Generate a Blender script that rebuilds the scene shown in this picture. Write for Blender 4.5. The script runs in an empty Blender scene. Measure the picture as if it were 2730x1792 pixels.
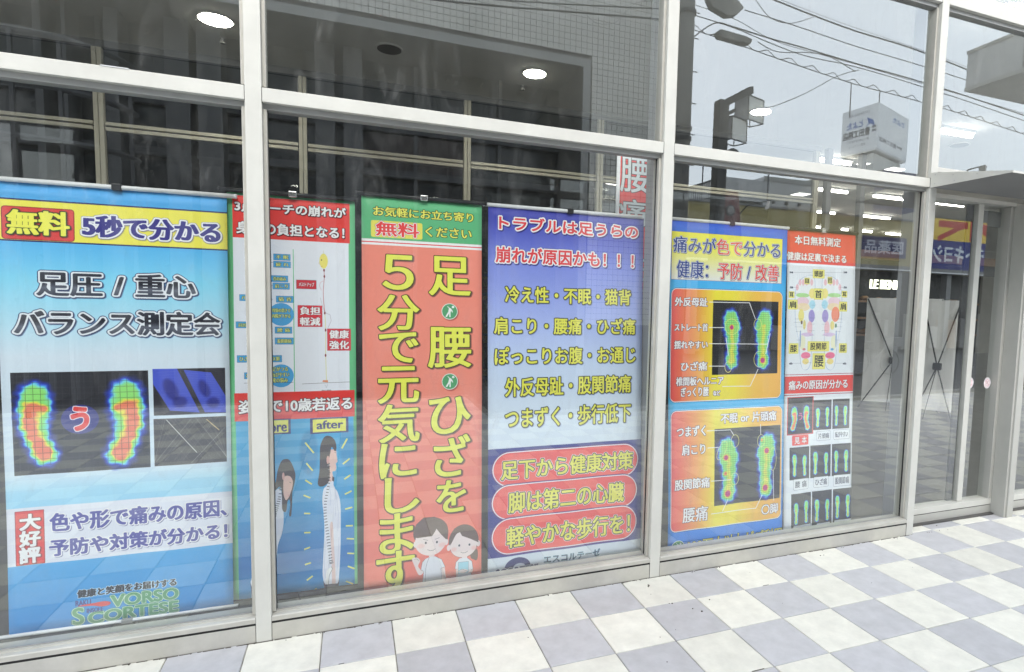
import bpy, math, random
import numpy as np
from mathutils import Vector, Matrix
random.seed(4)
rng = np.random.default_rng(7)
S = bpy.context.scene
COL = S.collection

# ------------------------------------------------------------------ camera
FPX, CX, CY = 1550.5, 1529.4, 931.5          # focal length and principal point in photo pixels (2730 x 1792)
YAW, PIT, ROL = 0.3642, -0.079, 0.0226
CAM = np.array([0.7367, -2.7620, 1.5155])
_fwd = np.array([math.sin(YAW)*math.cos(PIT), math.cos(YAW)*math.cos(PIT), math.sin(PIT)])
_rt = np.array([math.cos(YAW), -math.sin(YAW), 0.0]); _up = np.cross(_rt, _fwd)
RT = math.cos(ROL)*_rt + math.sin(ROL)*_up
UP = -math.sin(ROL)*_rt + math.cos(ROL)*_up
cd = bpy.data.cameras.new('camera'); cam = bpy.data.objects.new('camera', cd); COL.objects.link(cam)
cd.sensor_fit = 'HORIZONTAL'; cd.sensor_width = 36.0; cd.lens = FPX/2730*36
cd.shift_x = -(CX-1365)/2730; cd.shift_y = (CY-896)/2730
cd.clip_start = 0.05; cd.clip_end = 2000
M = Matrix((( RT[0], UP[0], -_fwd[0], CAM[0]), (RT[1], UP[1], -_fwd[1], CAM[1]), (RT[2], UP[2], -_fwd[2], CAM[2]), (0, 0, 0, 1)))
cam.matrix_world = M
S.camera = cam

# ------------------------------------------------------------------ world: bright overcast sky
SUN_EL, SUN_AZ = math.radians(46), math.radians(186)
W = bpy.data.worlds.new('World'); S.world = W; W.use_nodes = True
nt = W.node_tree; nt.nodes.clear()
sky = nt.nodes.new('ShaderNodeTexSky'); sky.sky_type = 'NISHITA'; sky.sun_disc = False
sky.sun_elevation = SUN_EL; sky.sun_rotation = SUN_AZ; sky.dust_density = 3.0; sky.air_density = 1.0
b1 = nt.nodes.new('ShaderNodeBackground'); b1.inputs['Strength'].default_value = 0.05
nt.links.new(sky.outputs[0], b1.inputs['Color'])
b2 = nt.nodes.new('ShaderNodeBackground'); b2.inputs['Color'].default_value = (0.87, 0.93, 0.97, 1); b2.inputs['Strength'].default_value = 0.69
ad = nt.nodes.new('ShaderNodeAddShader'); wo = nt.nodes.new('ShaderNodeOutputWorld')
nt.links.new(b1.outputs[0], ad.inputs[0]); nt.links.new(b2.outputs[0], ad.inputs[1]); nt.links.new(ad.outputs[0], wo.inputs['Surface'])
sl = bpy.data.lights.new('sun', 'SUN'); sl.energy = 0.55; sl.angle = math.radians(25); sl.color = (1, 0.97, 0.92)
so = bpy.data.objects.new('sun', sl); COL.objects.link(so)
sdir = Vector((math.sin(SUN_AZ)*math.cos(SUN_EL), math.cos(SUN_AZ)*math.cos(SUN_EL), math.sin(SUN_EL)))
so.rotation_euler = sdir.to_track_quat('Z', 'Y').to_euler()
S.view_settings.view_transform = 'Standard'; S.view_settings.look = 'None'
S.view_settings.exposure = 1.84; S.view_settings.gamma = 1.0; S.view_settings.use_curve_mapping = False
S.cycles.max_bounces = 10; S.cycles.transparent_max_bounces = 16; S.cycles.glossy_bounces = 5
S.cycles.use_denoising = True; S.cycles.sample_clamp_indirect = 8.0; S.cycles.caustics_reflective = False; S.cycles.caustics_refractive = False

# ------------------------------------------------------------------ measuring helpers (photo point -> place)
GLASS = 0.05                                 # y of the shop window glass
def _ray(x, y): return (x-CX)/FPX*RT - (y-CY)/FPX*UP + _fwd
def at(x, y, Y):
    d = _ray(x, y); return CAM + d*((Y-CAM[1])/d[1])
def atz(x, y, Z):
    d = _ray(x, y); return CAM + d*((Z-CAM[2])/d[2])
def refl(x, y, depth):                       # where a thing mirrored in the glass really stands
    p = at(x, y, depth); return Vector((p[0], 2*GLASS-depth, p[2]))
def K(ox, oy, s): return lambda x, y: (ox+x*s, oy+y*s)

# ------------------------------------------------------------------ materials
def srgb(c):
    c = [v/255 for v in c]
    return tuple((v/12.92 if v <= 0.04045 else ((v+0.055)/1.055)**2.4) for v in c)+(1,)
def mat(name, col, rough=0.5, metal=0.0, noise=0.0, nscale=8.0, bump=0.0, bscale=60.0, spec=0.5, dirt=None):
    m = bpy.data.materials.new(name); m.use_nodes = True; n = m.node_tree; p = n.nodes['Principled BSDF']
    c = tuple(col)+((1,) if len(col) == 3 else ())
    p.inputs['Base Color'].default_value = c; p.inputs['Roughness'].default_value = rough; p.inputs['Metallic'].default_value = metal
    p.inputs['Specular IOR Level'].default_value = spec
    tc = n.nodes.new('ShaderNodeTexCoord')
    if noise > 0:
        t = n.nodes.new('ShaderNodeTexNoise'); t.inputs['Scale'].default_value = nscale; t.inputs['Detail'].default_value = 6; t.inputs['Roughness'].default_value = 0.65
        n.links.new(tc.outputs['Object'], t.inputs['Vector'])
        r = n.nodes.new('ShaderNodeMapRange'); r.inputs['From Min'].default_value = 0.3; r.inputs['From Max'].default_value = 0.7
        r.inputs['To Min'].default_value = 1-noise; r.inputs['To Max'].default_value = 1+noise*0.6
        n.links.new(t.outputs['Fac'], r.inputs['Value'])
        x = n.nodes.new('ShaderNodeMix'); x.data_type = 'RGBA'; x.blend_type = 'MULTIPLY'; x.inputs[0].default_value = 1
        x.inputs[6].default_value = c; n.links.new(r.outputs[0], x.inputs[7]); n.links.new(x.outputs[2], p.inputs['Base Color'])
        r2 = n.nodes.new('ShaderNodeMapRange'); r2.inputs['To Min'].default_value = max(0.02, rough-0.12); r2.inputs['To Max'].default_value = min(1, rough+0.12)
        n.links.new(t.outputs['Fac'], r2.inputs['Value']); n.links.new(r2.outputs[0], p.inputs['Roughness'])
    if bump > 0:
        t2 = n.nodes.new('ShaderNodeTexNoise'); t2.inputs['Scale'].default_value = bscale; t2.inputs['Detail'].default_value = 4
        n.links.new(tc.outputs['Object'], t2.inputs['Vector'])
        b = n.nodes.new('ShaderNodeBump'); b.inputs['Strength'].default_value = bump; b.inputs['Distance'].default_value = 0.002
        n.links.new(t2.outputs['Fac'], b.inputs['Height']); n.links.new(b.outputs[0], p.inputs['Normal'])
    return m
def emit(name, col, st):
    m = bpy.data.materials.new(name); m.use_nodes = True; n = m.node_tree; n.nodes.clear()
    e = n.nodes.new('ShaderNodeEmission'); e.inputs[0].default_value = tuple(col)+(1,); e.inputs[1].default_value = st
    o = n.nodes.new('ShaderNodeOutputMaterial'); n.links.new(e.outputs[0], o.inputs[0]); return m
def glass(name, f0, tint=(0.97, 0.99, 0.98), rough=0.0, wav=0.0, smear=0.08):
    m = bpy.data.materials.new(name); m.use_nodes = True; n = m.node_tree; n.nodes.clear()
    tr = n.nodes.new('ShaderNodeBsdfTransparent'); tr.inputs[0].default_value = tuple(tint)+(1,)
    gl = n.nodes.new('ShaderNodeBsdfGlossy'); gl.inputs['Roughness'].default_value = rough; gl.inputs[0].default_value = (0.97, 1, 1, 1)
    geo = n.nodes.new('ShaderNodeNewGeometry'); dt = n.nodes.new('ShaderNodeVectorMath'); dt.operation = 'DOT_PRODUCT'
    n.links.new(geo.outputs['Incoming'], dt.inputs[0]); n.links.new(geo.outputs['Normal'], dt.inputs[1])
    def M(op, x, y=None):
        q = n.nodes.new('ShaderNodeMath'); q.operation = op
        for i, v in enumerate((x, y)):
            if v is None: continue
            if isinstance(v, (int, float)): q.inputs[i].default_value = v
            else: n.links.new(v, q.inputs[i])
        return q.outputs[0]
    c5 = M('POWER', M('SUBTRACT', 1.0, M('ABSOLUTE', dt.outputs['Value'])), 5.0)      # Schlick, two surfaces of a coated pane
    fac = M('ADD', M('MULTIPLY', c5, 1.0-f0), f0)
    mx = n.nodes.new('ShaderNodeMixShader'); o = n.nodes.new('ShaderNodeOutputMaterial')
    if wav > 0:
        tc = n.nodes.new('ShaderNodeTexCoord'); t = n.nodes.new('ShaderNodeTexNoise'); t.inputs['Scale'].default_value = 0.9; t.inputs['Detail'].default_value = 1
        b = n.nodes.new('ShaderNodeBump'); b.inputs['Strength'].default_value = 1.0; b.inputs['Distance'].default_value = wav
        n.links.new(tc.outputs['Object'], t.inputs['Vector']); n.links.new(t.outputs['Fac'], b.inputs['Height']); n.links.new(b.outputs[0], gl.inputs['Normal'])
    n.links.new(fac, mx.inputs[0])
    n.links.new(tr.outputs[0], mx.inputs[1]); n.links.new(gl.outputs[0], mx.inputs[2]); # faint dried smears and dust on the pane
    tcs = n.nodes.new('ShaderNodeTexCoord'); mp = n.nodes.new('ShaderNodeMapping'); mp.inputs['Scale'].default_value = (3.0, 1.0, 1.1); mp.inputs['Rotation'].default_value = (0, 0.5, 0)
    sn = n.nodes.new('ShaderNodeTexNoise'); sn.inputs['Scale'].default_value = 2.2; sn.inputs['Detail'].default_value = 8; sn.inputs['Roughness'].default_value = 0.72; sn.inputs['Distortion'].default_value = 1.4
    n.links.new(tcs.outputs['Object'], mp.inputs['Vector']); n.links.new(mp.outputs[0], sn.inputs['Vector'])
    df = n.nodes.new('ShaderNodeBsdfDiffuse'); df.inputs[0].default_value = (0.75, 0.76, 0.74, 1); m2 = n.nodes.new('ShaderNodeMixShader')
    sm = M('MULTIPLY', M('POWER', M('MULTIPLY', sn.outputs['Fac'], 1.45), 7.0), smear)
    n.links.new(sm, m2.inputs[0]); n.links.new(mx.outputs[0], m2.inputs[1]); n.links.new(df.outputs[0], m2.inputs[2]); n.links.new(m2.outputs[0], o.inputs[0])
    return m

MT = dict(
    frame=mat('painted_aluminium', (0.60, 0.595, 0.55), 0.42, 0.0, 0.08, 5, 0.04, 300),
    frame2=mat('satin_aluminium', (0.52, 0.505, 0.455), 0.36, 0.15, 0.13, 7, 0.04, 300),
    doorm=mat('warm_grey_door_paint', (0.46, 0.455, 0.42), 0.45, 0.05, 0.06, 4, 0.04, 300),
    bead=mat('grey_glazing_bead', (0.36, 0.36, 0.35), 0.45, 0.2, 0.05),
    gasket=mat('black_gasket', (0.012, 0.012, 0.012), 0.7),
    glass=glass('window_glass', 0.19, wav=0.0007),
    glass2=glass('door_glass', 0.22, wav=0.0005),
    innerglass=glass('partition_glass', 0.04, (0.6, 0.62, 0.62)),
    white_tile=mat('cream_tile', (0.75, 0.735, 0.66), 0.55, 0, 0.12, 11, 0.3, 130),
    grey_tile=mat('lilac_grey_tile', (0.515, 0.512, 0.53), 0.55, 0, 0.13, 11, 0.3, 130),
    grout=mat('grout', (0.30, 0.29, 0.25), 0.9, 0, 0.7, 5),
    asphalt=mat('asphalt', (0.10, 0.10, 0.105), 0.9, 0, 0.15, 5, 0.5, 200),
    kerb=mat('kerb_stone', (0.38, 0.375, 0.36), 0.8, 0, 0.12, 6),
    ceiling=mat('ceiling_board', (0.74, 0.73, 0.68), 0.9, 0, 0.04, 2),
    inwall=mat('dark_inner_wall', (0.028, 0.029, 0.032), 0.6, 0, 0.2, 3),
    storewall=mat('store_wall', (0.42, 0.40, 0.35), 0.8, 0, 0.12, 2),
    infloor=mat('inner_floor', (0.075, 0.072, 0.068), 0.4, 0, 0.12, 4),
    inmullion=mat('beige_partition_frame', (0.72, 0.68, 0.54), 0.5, 0.1, 0.06),
    soffit=mat('soffit_metal', (0.20, 0.20, 0.202), 0.5, 0.1, 0.06, 3),
    lamp=emit('downlight_lens', (1.0, 0.97, 0.86), 20.0),
    strip=emit('fluorescent_tube', (1.0, 0.97, 0.88), 6.0),
    panel=emit('ceiling_light_panel', (1.0, 0.97, 0.88), 1.4),
    offlamp=mat('unlit_downlight', (0.10, 0.095, 0.085), 0.4),
    whitem=mat('white_plastic', (0.80, 0.81, 0.82), 0.35),
    black=mat('black_plastic', (0.015, 0.015, 0.017), 0.35),
    chrome=mat('bright_metal', (0.7, 0.7, 0.7), 0.25, 0.9),
    vinyl=mat('grey_vinyl_back', (0.84, 0.84, 0.82), 0.5, 0, 0.05, 5),
    pillar=mat('interior_pillar_paint', (0.30, 0.30, 0.30), 0.6, 0, 0.06, 3),
    otile=mat('facade_tile', (0.66, 0.64, 0.59), 0.45, 0, 0.10, 2.5),
    ojoint=mat('facade_joint', (0.10, 0.095, 0.09), 0.9),
    oband=mat('facade_band', (0.32, 0.32, 0.31), 0.7, 0, 0.05),
    odark=mat('dark_facade_glass', (0.012, 0.014, 0.017), 0.25, 0, 0.2, 1),
    opill=mat('grey_facade_pillar', (0.11, 0.11, 0.113), 0.7, 0, 0.12, 2),
    opanel=mat('brown_facade_panel', (0.035, 0.022, 0.020), 0.5, 0, 0.2, 2),
    oframe=mat('dark_facade_frame', (0.075, 0.075, 0.08), 0.5),
    pole=mat('concrete_pole', (0.17, 0.165, 0.155), 0.85, 0, 0.15, 3),
    steel=mat('dark_steel', (0.035, 0.035, 0.038), 0.5, 0.3),
    wire=mat('cable_rubber', (0.02, 0.02, 0.022), 0.6),
    concrete=mat('grey_concrete', (0.46, 0.465, 0.47), 0.85, 0, 0.16, 1.2, 0.3, 30),
    yellow=mat('yellow_cladding', (0.42, 0.35, 0.13), 0.55, 0, 0.06, 1.5),
    navy=mat('navy_cladding', (0.022, 0.03, 0.11), 0.5),
    redsign=mat('maroon_sign', (0.16, 0.03, 0.035), 0.5, 0, 0.1),
    wood=mat('shelf_wood', (0.28, 0.15, 0.07), 0.5, 0, 0.25, 5),
    bake=mat('bread_crust', (0.45, 0.27, 0.15), 0.7, 0, 0.35, 20, 0.6, 60),
    grime_and_shade=mat('grime_and_shade', (0.07, 0.06, 0.045), 0.9),
    lit=emit('lit_letters', (0.95, 1.0, 0.72), 1.3),
)

# ------------------------------------------------------------------ mesh builder and tags
class MB:
    def __init__(s): s.v = []; s.f = []; s.m = []; s.uv = {}
    def quad(s, a, b, c, d, m=0):
        n = len(s.v); s.v += [tuple(a), tuple(b), tuple(c), tuple(d)]; s.f.append((n, n+1, n+2, n+3)); s.m.append(m); return s
    def box(s, x0, x1, y0, y1, z0, z1, m=0, bev=0.0):
        if x1 < x0: x0, x1 = x1, x0
        if y1 < y0: y0, y1 = y1, y0
        if z1 < z0: z0, z1 = z1, z0
        n = len(s.v)
        s.v += [(x0,y0,z0),(x1,y0,z0),(x1,y1,z0),(x0,y1,z0),(x0,y0,z1),(x1,y0,z1),(x1,y1,z1),(x0,y1,z1)]
        for f in ((0,3,2,1),(4,5,6,7),(0,1,5,4),(1,2,6,5),(2,3,7,6),(3,0,4,7)): s.f.append(tuple(n+i for i in f)); s.m.append(m)
        return s
    def prism(s, pts, y0, y1, m=0):                 # outline in x,z extruded along y
        n = len(s.v); k = len(pts)
        s.v += [(p[0], y0, p[1]) for p in pts]+[(p[0], y1, p[1]) for p in pts]
        s.f.append(tuple(n+i for i in range(k))); s.f.append(tuple(n+k+i for i in reversed(range(k)))); s.m += [m, m]
        for i in range(k):
            j = (i+1) % k; s.f.append((n+i, n+k+i, n+k+j, n+j)); s.m.append(m)
        return s
    def hull(s, a, b, m=0):                         # two matching rings of points
        n = len(s.v); k = len(a); s.v += [tuple(p) for p in a]+[tuple(p) for p in b]
        s.f.append(tuple(n+i for i in range(k))); s.f.append(tuple(n+k+i for i in reversed(range(k)))); s.m += [m, m]
        for i in range(k):
            j = (i+1) % k; s.f.append((n+i, n+k+i, n+k+j, n+j)); s.m.append(m)
        return s
    def tube(s, pts, r, sides=8, m=0, r2=None):
        pts = [Vector(p) for p in pts]; k = len(pts); rings = []
        for i, p in enumerate(pts):
            t = (pts[min(i+1, k-1)]-pts[max(i-1, 0)]).normalized()
            u = t.cross(Vector((0, 0, 1)));
            if u.length < 1e-3: u = t.cross(Vector((1, 0, 0)))
            u.normalize(); w = t.cross(u); rr = r if r2 is None else r+(r2-r)*i/(k-1)
            n = len(s.v)
            for j in range(sides):
                a = 2*math.pi*j/sides; s.v.append(tuple(p+u*math.cos(a)*rr+w*math.sin(a)*rr))
            rings.append(n)
        for a, b in zip(rings, rings[1:]):
            for j in range(sides):
                s.f.append((a+j, a+(j+1) % sides, b+(j+1) % sides, b+j)); s.m.append(m)
        s.f.append(tuple(rings[0]+j for j in reversed(range(sides)))); s.f.append(tuple(rings[-1]+j for j in range(sides))); s.m += [m, m]
        return s
    def build(s, name, mats, parent=None, loc=None, smooth=False, bevel=0.0):
        me = bpy.data.meshes.new(name); o0 = Vector(loc) if loc is not None else Vector((0, 0, 0))
        me.from_pydata([tuple(Vector(v)-o0) for v in s.v], [], s.f)
        for mm in (mats if isinstance(mats, (list, tuple)) else [mats]): me.materials.append(mm)
        for p, i in zip(me.polygons, s.m): p.material_index = i; p.use_smooth = smooth
        me.update(); o = bpy.data.objects.new(name, me); COL.objects.link(o)
        if parent is not None:
            o.parent = parent; o.location = o0-parent.location if loc is not None else -parent.location
        elif loc is not None: o.location = o0
        if bevel > 0:
            b = o.modifiers.new('bevel', 'BEVEL'); b.width = bevel; b.segments = 2; b.limit_method = 'ANGLE'
        return o
def tag(o, label=None, cat=None, group=None, kind=None):
    if label: o['label'] = label
    if cat: o['category'] = cat
    if group: o['group'] = group
    if kind: o['kind'] = kind
    return o
def thing(name, loc, label, cat, group=None):
    e = bpy.data.objects.new(name, None); e.location = Vector(loc); e.empty_display_size = 0.1; COL.objects.link(e)
    return tag(e, label, cat, group)

# ------------------------------------------------------------------ print engine: glyph outlines painted into flat prints
_gl = {}
def _raw(body):
    c = bpy.data.curves.new('g', 'FONT'); c.body = body; c.size = 1.0
    o = bpy.data.objects.new('g', c); COL.objects.link(o)
    cv = o.to_curve(bpy.context.evaluated_depsgraph_get())
    out = []
    for sp in cv.splines:
        bp = sp.bezier_points; k = len(bp); pts = []
        if k == 0: continue
        for i in range(k):
            a, b = bp[i], bp[(i+1) % k]
            p0, p1, p2, p3 = (np.array(v[:2]) for v in (a.co, a.handle_right, b.handle_left, b.co))
            d = p3-p0; L = np.hypot(*d)+1e-9
            dev = max(abs(d[0]*(p1-p0)[1]-d[1]*(p1-p0)[0]), abs(d[0]*(p2-p0)[1]-d[1]*(p2-p0)[0]))/L
            n = 1 if dev < 0.002 else 5
            for t in range(n):
                t = t/n; pts.append((1-t)**3*p0+3*(1-t)**2*t*p1+3*(1-t)*t*t*p2+t**3*p3)
        out.append(np.array(pts))
    o.to_curve_clear(); bpy.data.objects.remove(o); bpy.data.curves.remove(c)
    return out
_ref = _raw('国'); _nref = len(_ref); _refmin = min(p[:, 0].min() for p in _ref)
def glyph(ch):
    if ch not in _gl:
        if ch == ' ': _gl[ch] = ([], 0.35)
        else:
            r = _raw(ch+'国'); own = r[:-_nref]; last = r[-_nref:]
            _gl[ch] = (own, min(p[:, 0].min() for p in last)-_refmin)
    return _gl[ch]
def raster(polys, H, Wd):
    SS = 4; acc = np.zeros((H*SS, Wd+2), np.float32)
    for P in polys:
        if len(P) < 3: continue
        Q = np.roll(P, -1, axis=0); x0, y0, x1, y1 = P[:, 0], P[:, 1]*SS, Q[:, 0], Q[:, 1]*SS
        d = np.where(y1 > y0, 1.0, -1.0); ya, yb = np.minimum(y0, y1), np.maximum(y0, y1)
        ia = np.clip(np.ceil(ya-0.5), 0, H*SS).astype(int); ib = np.clip(np.ceil(yb-0.5), 0, H*SS).astype(int)
        cnt = np.maximum(ib-ia, 0); tot = cnt.sum()
        if tot == 0: continue
        idx = np.repeat(np.arange(len(P)), cnt)
        row = np.arange(tot)-np.repeat(np.cumsum(cnt)-cnt, cnt)+ia[idx]
        t = (row+0.5-y0[idx])/(y1[idx]-y0[idx]); x = np.clip(x0[idx]+t*(x1[idx]-x0[idx]), 0, Wd)
        xi = x.astype(int); fx = x-xi
        np.add.at(acc, (row, xi), d[idx]*(1-fx)); np.add.at(acc, (row, xi+1), d[idx]*fx)
    m = np.clip(np.abs(np.cumsum(acc, axis=1))[:, :Wd], 0, 1)
    return m.reshape(H, SS, Wd).mean(axis=1)
def _shift(a, dy, dx, fill=0):
    o = np.full_like(a, fill); H, Wd = a.shape
    o[max(dy, 0):H+min(dy, 0), max(dx, 0):Wd+min(dx, 0)] = a[max(-dy, 0):H+min(-dy, 0), max(-dx, 0):Wd+min(-dx, 0)]
    return o
def dilate(a, rx, ry=None):
    ry = rx if ry is None else ry
    if rx < 0.5 and ry < 0.5: return a
    out = a.copy(); ry_i = int(round(ry))
    for dy in range(-ry_i, ry_i+1):
        w = int(round(rx*math.sqrt(max(0, 1-(dy/(ry+0.5))**2))))
        b = _shift(a, dy, 0) if dy else a; k = 1; cur = b; span = 2*w+1
        while k*2 <= span: cur = np.maximum(cur, _shift(cur, 0, k)); k *= 2
        if k < span: cur = np.maximum(cur, _shift(cur, 0, span-k))
        out = np.maximum(out, _shift(cur, 0, -w))
    return out
def blur(a, r):
    r = int(round(r))
    if r < 1: return a
    for _ in range(2):
        for ax in (0, 1):
            p = np.pad(a, [(r+1, r) if i == ax else (0, 0) for i in range(2)], mode='edge').cumsum(axis=ax)
            a = (p[2*r+1:]-p[:-2*r-1])/(2*r+1) if ax == 0 else (p[:, 2*r+1:]-p[:, :-2*r-1])/(2*r+1)
    return a
class Canvas:
    def __init__(s, x0, x1, z0, z1, ppm, base, plane=0.12, k=None, mirror=False, conv=None):
        s.x0, s.x1, s.z0, s.z1, s.ppm, s.plane = x0, x1, z0, z1, ppm, plane
        s.W, s.H = int((x1-x0)*ppm), int((z1-z0)*ppm)
        s.a = np.ones((s.H, s.W, 3), np.float32)*np.array(base, np.float32)/255; s.k = k or (lambda x, y: (x, y)); s.conv = conv
    def p(s, x, y):
        if s.conv: X, Z = s.conv(*s.k(x, y))
        else:
            q = at(*s.k(x, y), s.plane); X, Z = q[0], q[2]
        return ((X-s.x0)*s.ppm, (s.z1-Z)*s.ppm)
    def pts(s, P): return np.array([s.p(*q) for q in P])
    def put(s, m, col, r0=0, c0=0, al=1.0):
        h, w = m.shape; ra, rb, ca, cb = max(r0, 0), min(r0+h, s.H), max(c0, 0), min(c0+w, s.W)
        if ra >= rb or ca >= cb: return
        mm = m[ra-r0:rb-r0, ca-c0:cb-c0, None]*al
        col = np.array(col, np.float32)
        if col.ndim == 1: col = col/255
        else: col = col[ra-r0:rb-r0, ca-c0:cb-c0]
        s.a[ra:rb, ca:cb] = s.a[ra:rb, ca:cb]*(1-mm)+col*mm
    def polypx(s, P, col, al=1.0, soft=0):
        P = np.array(P, float); pad = 2+int(soft*3); r0, c0 = int(P[:, 1].min())-pad, int(P[:, 0].min())-pad
        h, w = int(P[:, 1].max())-r0+pad+2, int(P[:, 0].max())-c0+pad+2
        m = raster([P-[c0, r0]], h, w)
        if soft: m = blur(m, soft)
        s.put(m, col, r0, c0, al)
    def poly(s, P, col, al=1.0, soft=0, smooth=False):
        P = s.pts(P)
        if smooth: P = cr(P)
        s.polypx(P, col, al, soft)
    def rect(s, tl, br, col, al=1.0, r=0, border=None):
        a, b = s.p(*tl), s.p(*br); s.rectpx(a[0], a[1], b[0], b[1], col, al, r, border)
    def rectpx(s, x0, y0, x1, y1, col, al=1.0, r=0, border=None):
        def shape(g):
            rr = max(r+g, 0)
            if rr < 0.5: return [(x0-g, y0-g), (x1+g, y0-g), (x1+g, y1+g), (x0-g, y1+g)]
            o = []
            for cx, cy, a0 in ((x1+g-rr, y0-g+rr, -90), (x1+g-rr, y1+g-rr, 0), (x0-g+rr, y1+g-rr, 90), (x0-g+rr, y0-g+rr, 180)):
                o += [(cx+rr*math.cos(math.radians(a0+t)), cy+rr*math.sin(math.radians(a0+t))) for t in range(0, 91, 10)]
            return o
        for g, c in (border or []): s.polypx(shape(g), c)
        if col is not None: s.polypx(shape(0), col, al)
    def band(s, y0, y1, col, al=1.0):            # full-width strip between two photo points' heights
        a, b = s.p(*y0)[1], s.p(*y1)[1]; s.rectpx(-4, a, s.W+4, b, col, al)
    def ell(s, c, rx, ry, col, al=1.0, rot=0, ring=0, soft=0):
        cx, cy = s.p(*c); e = s.p(c[0]+rx, c[1]); f = s.p(c[0], c[1]+ry)
        s.ellpx(cx, cy, abs(e[0]-cx), abs(f[1]-cy), col, al, rot, ring, soft)
    def ellpx(s, cx, cy, rx, ry, col, al=1.0, rot=0, ring=0, soft=0):
        t = np.linspace(0, 2*np.pi, 40, endpoint=False); c, q = math.cos(math.radians(rot)), math.sin(math.radians(rot))
        def E(rx, ry):
            u, v = rx*np.cos(t), ry*np.sin(t); return np.stack([cx+u*c-v*q, cy+u*q+v*c], 1)
        if ring: 
            P, Q = E(rx, ry), E(rx-ring, ry-ring)[::-1]
            pad = 3; r0, c0 = int(P[:, 1].min())-pad, int(P[:, 0].min())-pad; h, w = int(P[:, 1].max())-r0+6, int(P[:, 0].max())-c0+6
            s.put(raster([P-[c0, r0], Q-[c0, r0]], h, w), col, r0, c0, al)
        else: s.polypx(E(rx, ry), col, al, soft)
    def line(s, P, wd, col, al=1.0): s.linepx(s.pts(P), wd, col, al)
    def linepx(s, P, wd, col, al=1.0):
        for a, b in zip(P, P[1:]):
            a, b = np.array(a), np.array(b); d = b-a; L = np.hypot(*d)+1e-6; n = np.array([-d[1], d[0]])/L*wd/2
            s.polypx([a+n, b+n, b-n, a-n], col, al)
    def vgrad(s, stops, x=(0, 1)):              # (row px, colour)
        rows = np.array([q[0] for q in stops]); r = np.arange(s.H)
        g = np.stack([np.interp(r, rows, [q[1][i]/255 for q in stops]) for i in range(3)], 1)
        s.a[:, int(x[0]*s.W):int(x[1]*s.W)] = g[:, None]
    def grad(s, tl, br, stops, axis=0, r=0, border=None, off=0):
        a, b = s.p(*tl), s.p(*br); s.rectpx(a[0], a[1], b[0], b[1], stops[0][1], 1, r, border)
        h, w = int(b[1]-a[1])+1, int(b[0]-a[0])+1; n = h if axis else w; t = np.linspace(0, 1, n)
        g = np.stack([np.interp(t, [q[0] for q in stops], [q[1][i]/255 for q in stops]) for i in range(3)], 1).astype(np.float32)
        G = np.broadcast_to(g[:, None] if axis else g[None], (h, w, 3))
        if r:
            P = []; rr = r
            for cx, cy, a0 in ((w-rr, rr, -90), (w-rr, h-rr, 0), (rr, h-rr, 90), (rr, rr, 180)): P += [(cx+rr*math.cos(math.radians(a0+t2)), cy+rr*math.sin(math.radians(a0+t2))) for t2 in range(0, 91, 10)]
            m = raster([np.array(P)], h, w)
        else: m = np.ones((h, w), np.float32)
        s.put(m, G, int(a[1]), int(a[0]))
    def text(s, t, tl, br, fill, outs=(), bold=(1, 1), shadow=None, cols=None, vertical=False, gradient=None, gap=0.0):
        a, b = s.p(*tl), s.p(*br); s.textpx(t, a[0], a[1], b[0], b[1], fill, outs, bold, shadow, cols, gradient, gap)
    def textpx(s, t, x0, y0, x1, y1, fill, outs=(), bold=(1, 1), shadow=None, cols=None, gradient=None, gap=0.0):
        gs = []; x = 0.0
        for i, ch in enumerate(t):
            g, adv = glyph(ch); gs.append([(P+[x, 0]) for P in g]); x += adv+gap
        al = [P for g in gs for P in g]
        if not al: return
        mn = np.min([P.min(0) for P in al], 0); mx = np.max([P.max(0) for P in al], 0)
        sc = np.array([(x1-x0-2*bold[0])/(mx[0]-mn[0]), -(y1-y0-2*bold[1])/max(mx[1]-mn[1], 0.05)])
        pad = int(max([o[0] for o in outs] + [0])+max(bold)+6+(max(abs(shadow[0]), abs(shadow[1]))+shadow[3]*3 if shadow else 0))
        r0, c0 = int(y0)-pad, int(x0)-pad; h, w = int(y1-y0)+2*pad+2, int(x1-x0)+2*pad+2
        def T(P): return (P-[mn[0], mx[1]])*sc+[x0+bold[0]-c0, y0+bold[1]-r0]
        base = dilate(raster([T(P) for P in al], h, w), *bold)
        if shadow:
            dx, dy, c, bl, rr = shadow; s.put(blur(_shift(dilate(base, rr), int(dy), int(dx)), bl), c, r0, c0, 0.85)
        for r, c in sorted(outs, key=lambda q: -q[0]): s.put(dilate(base, r), c, r0, c0)
        if cols:
            for i, g in enumerate(gs):
                if g: s.put(dilate(raster([T(P) for P in g], h, w), *bold), cols[i] if cols[i] else fill, r0, c0)
        elif gradient:
            tt = np.linspace(0, 1, h); G = np.stack([np.interp(tt, [q[0] for q in gradient], [q[1][i]/255 for q in gradient]) for i in range(3)], 1).astype(np.float32)
            s.put(base, np.broadcast_to(G[:, None], (h, w, 3)), r0, c0)
        else: s.put(base, fill, r0, c0)
    def image(s, name):
        im = bpy.data.images.new(name, s.W, s.H, alpha=False, float_buffer=False)
        px = np.ones((s.H, s.W, 4), np.float32); px[:, :, :3] = np.clip(s.a[::-1], 0, 1)
        im.pixels.foreach_set(px.ravel()); im.update(); im.pack(); return im
def cr(P, n=5):
    P = np.array(P, float); o = []; k = len(P)
    for i in range(k):
        p0, p1, p2, p3 = P[i-1], P[i], P[(i+1) % k], P[(i+2) % k]
        for t in np.linspace(0, 1, n, endpoint=False):
            o.append(0.5*((2*p1)+(-p0+p2)*t+(2*p0-5*p1+4*p2-p3)*t*t+(-p0+3*p1-3*p2+p3)*t**3))
    return np.array(o)
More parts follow.
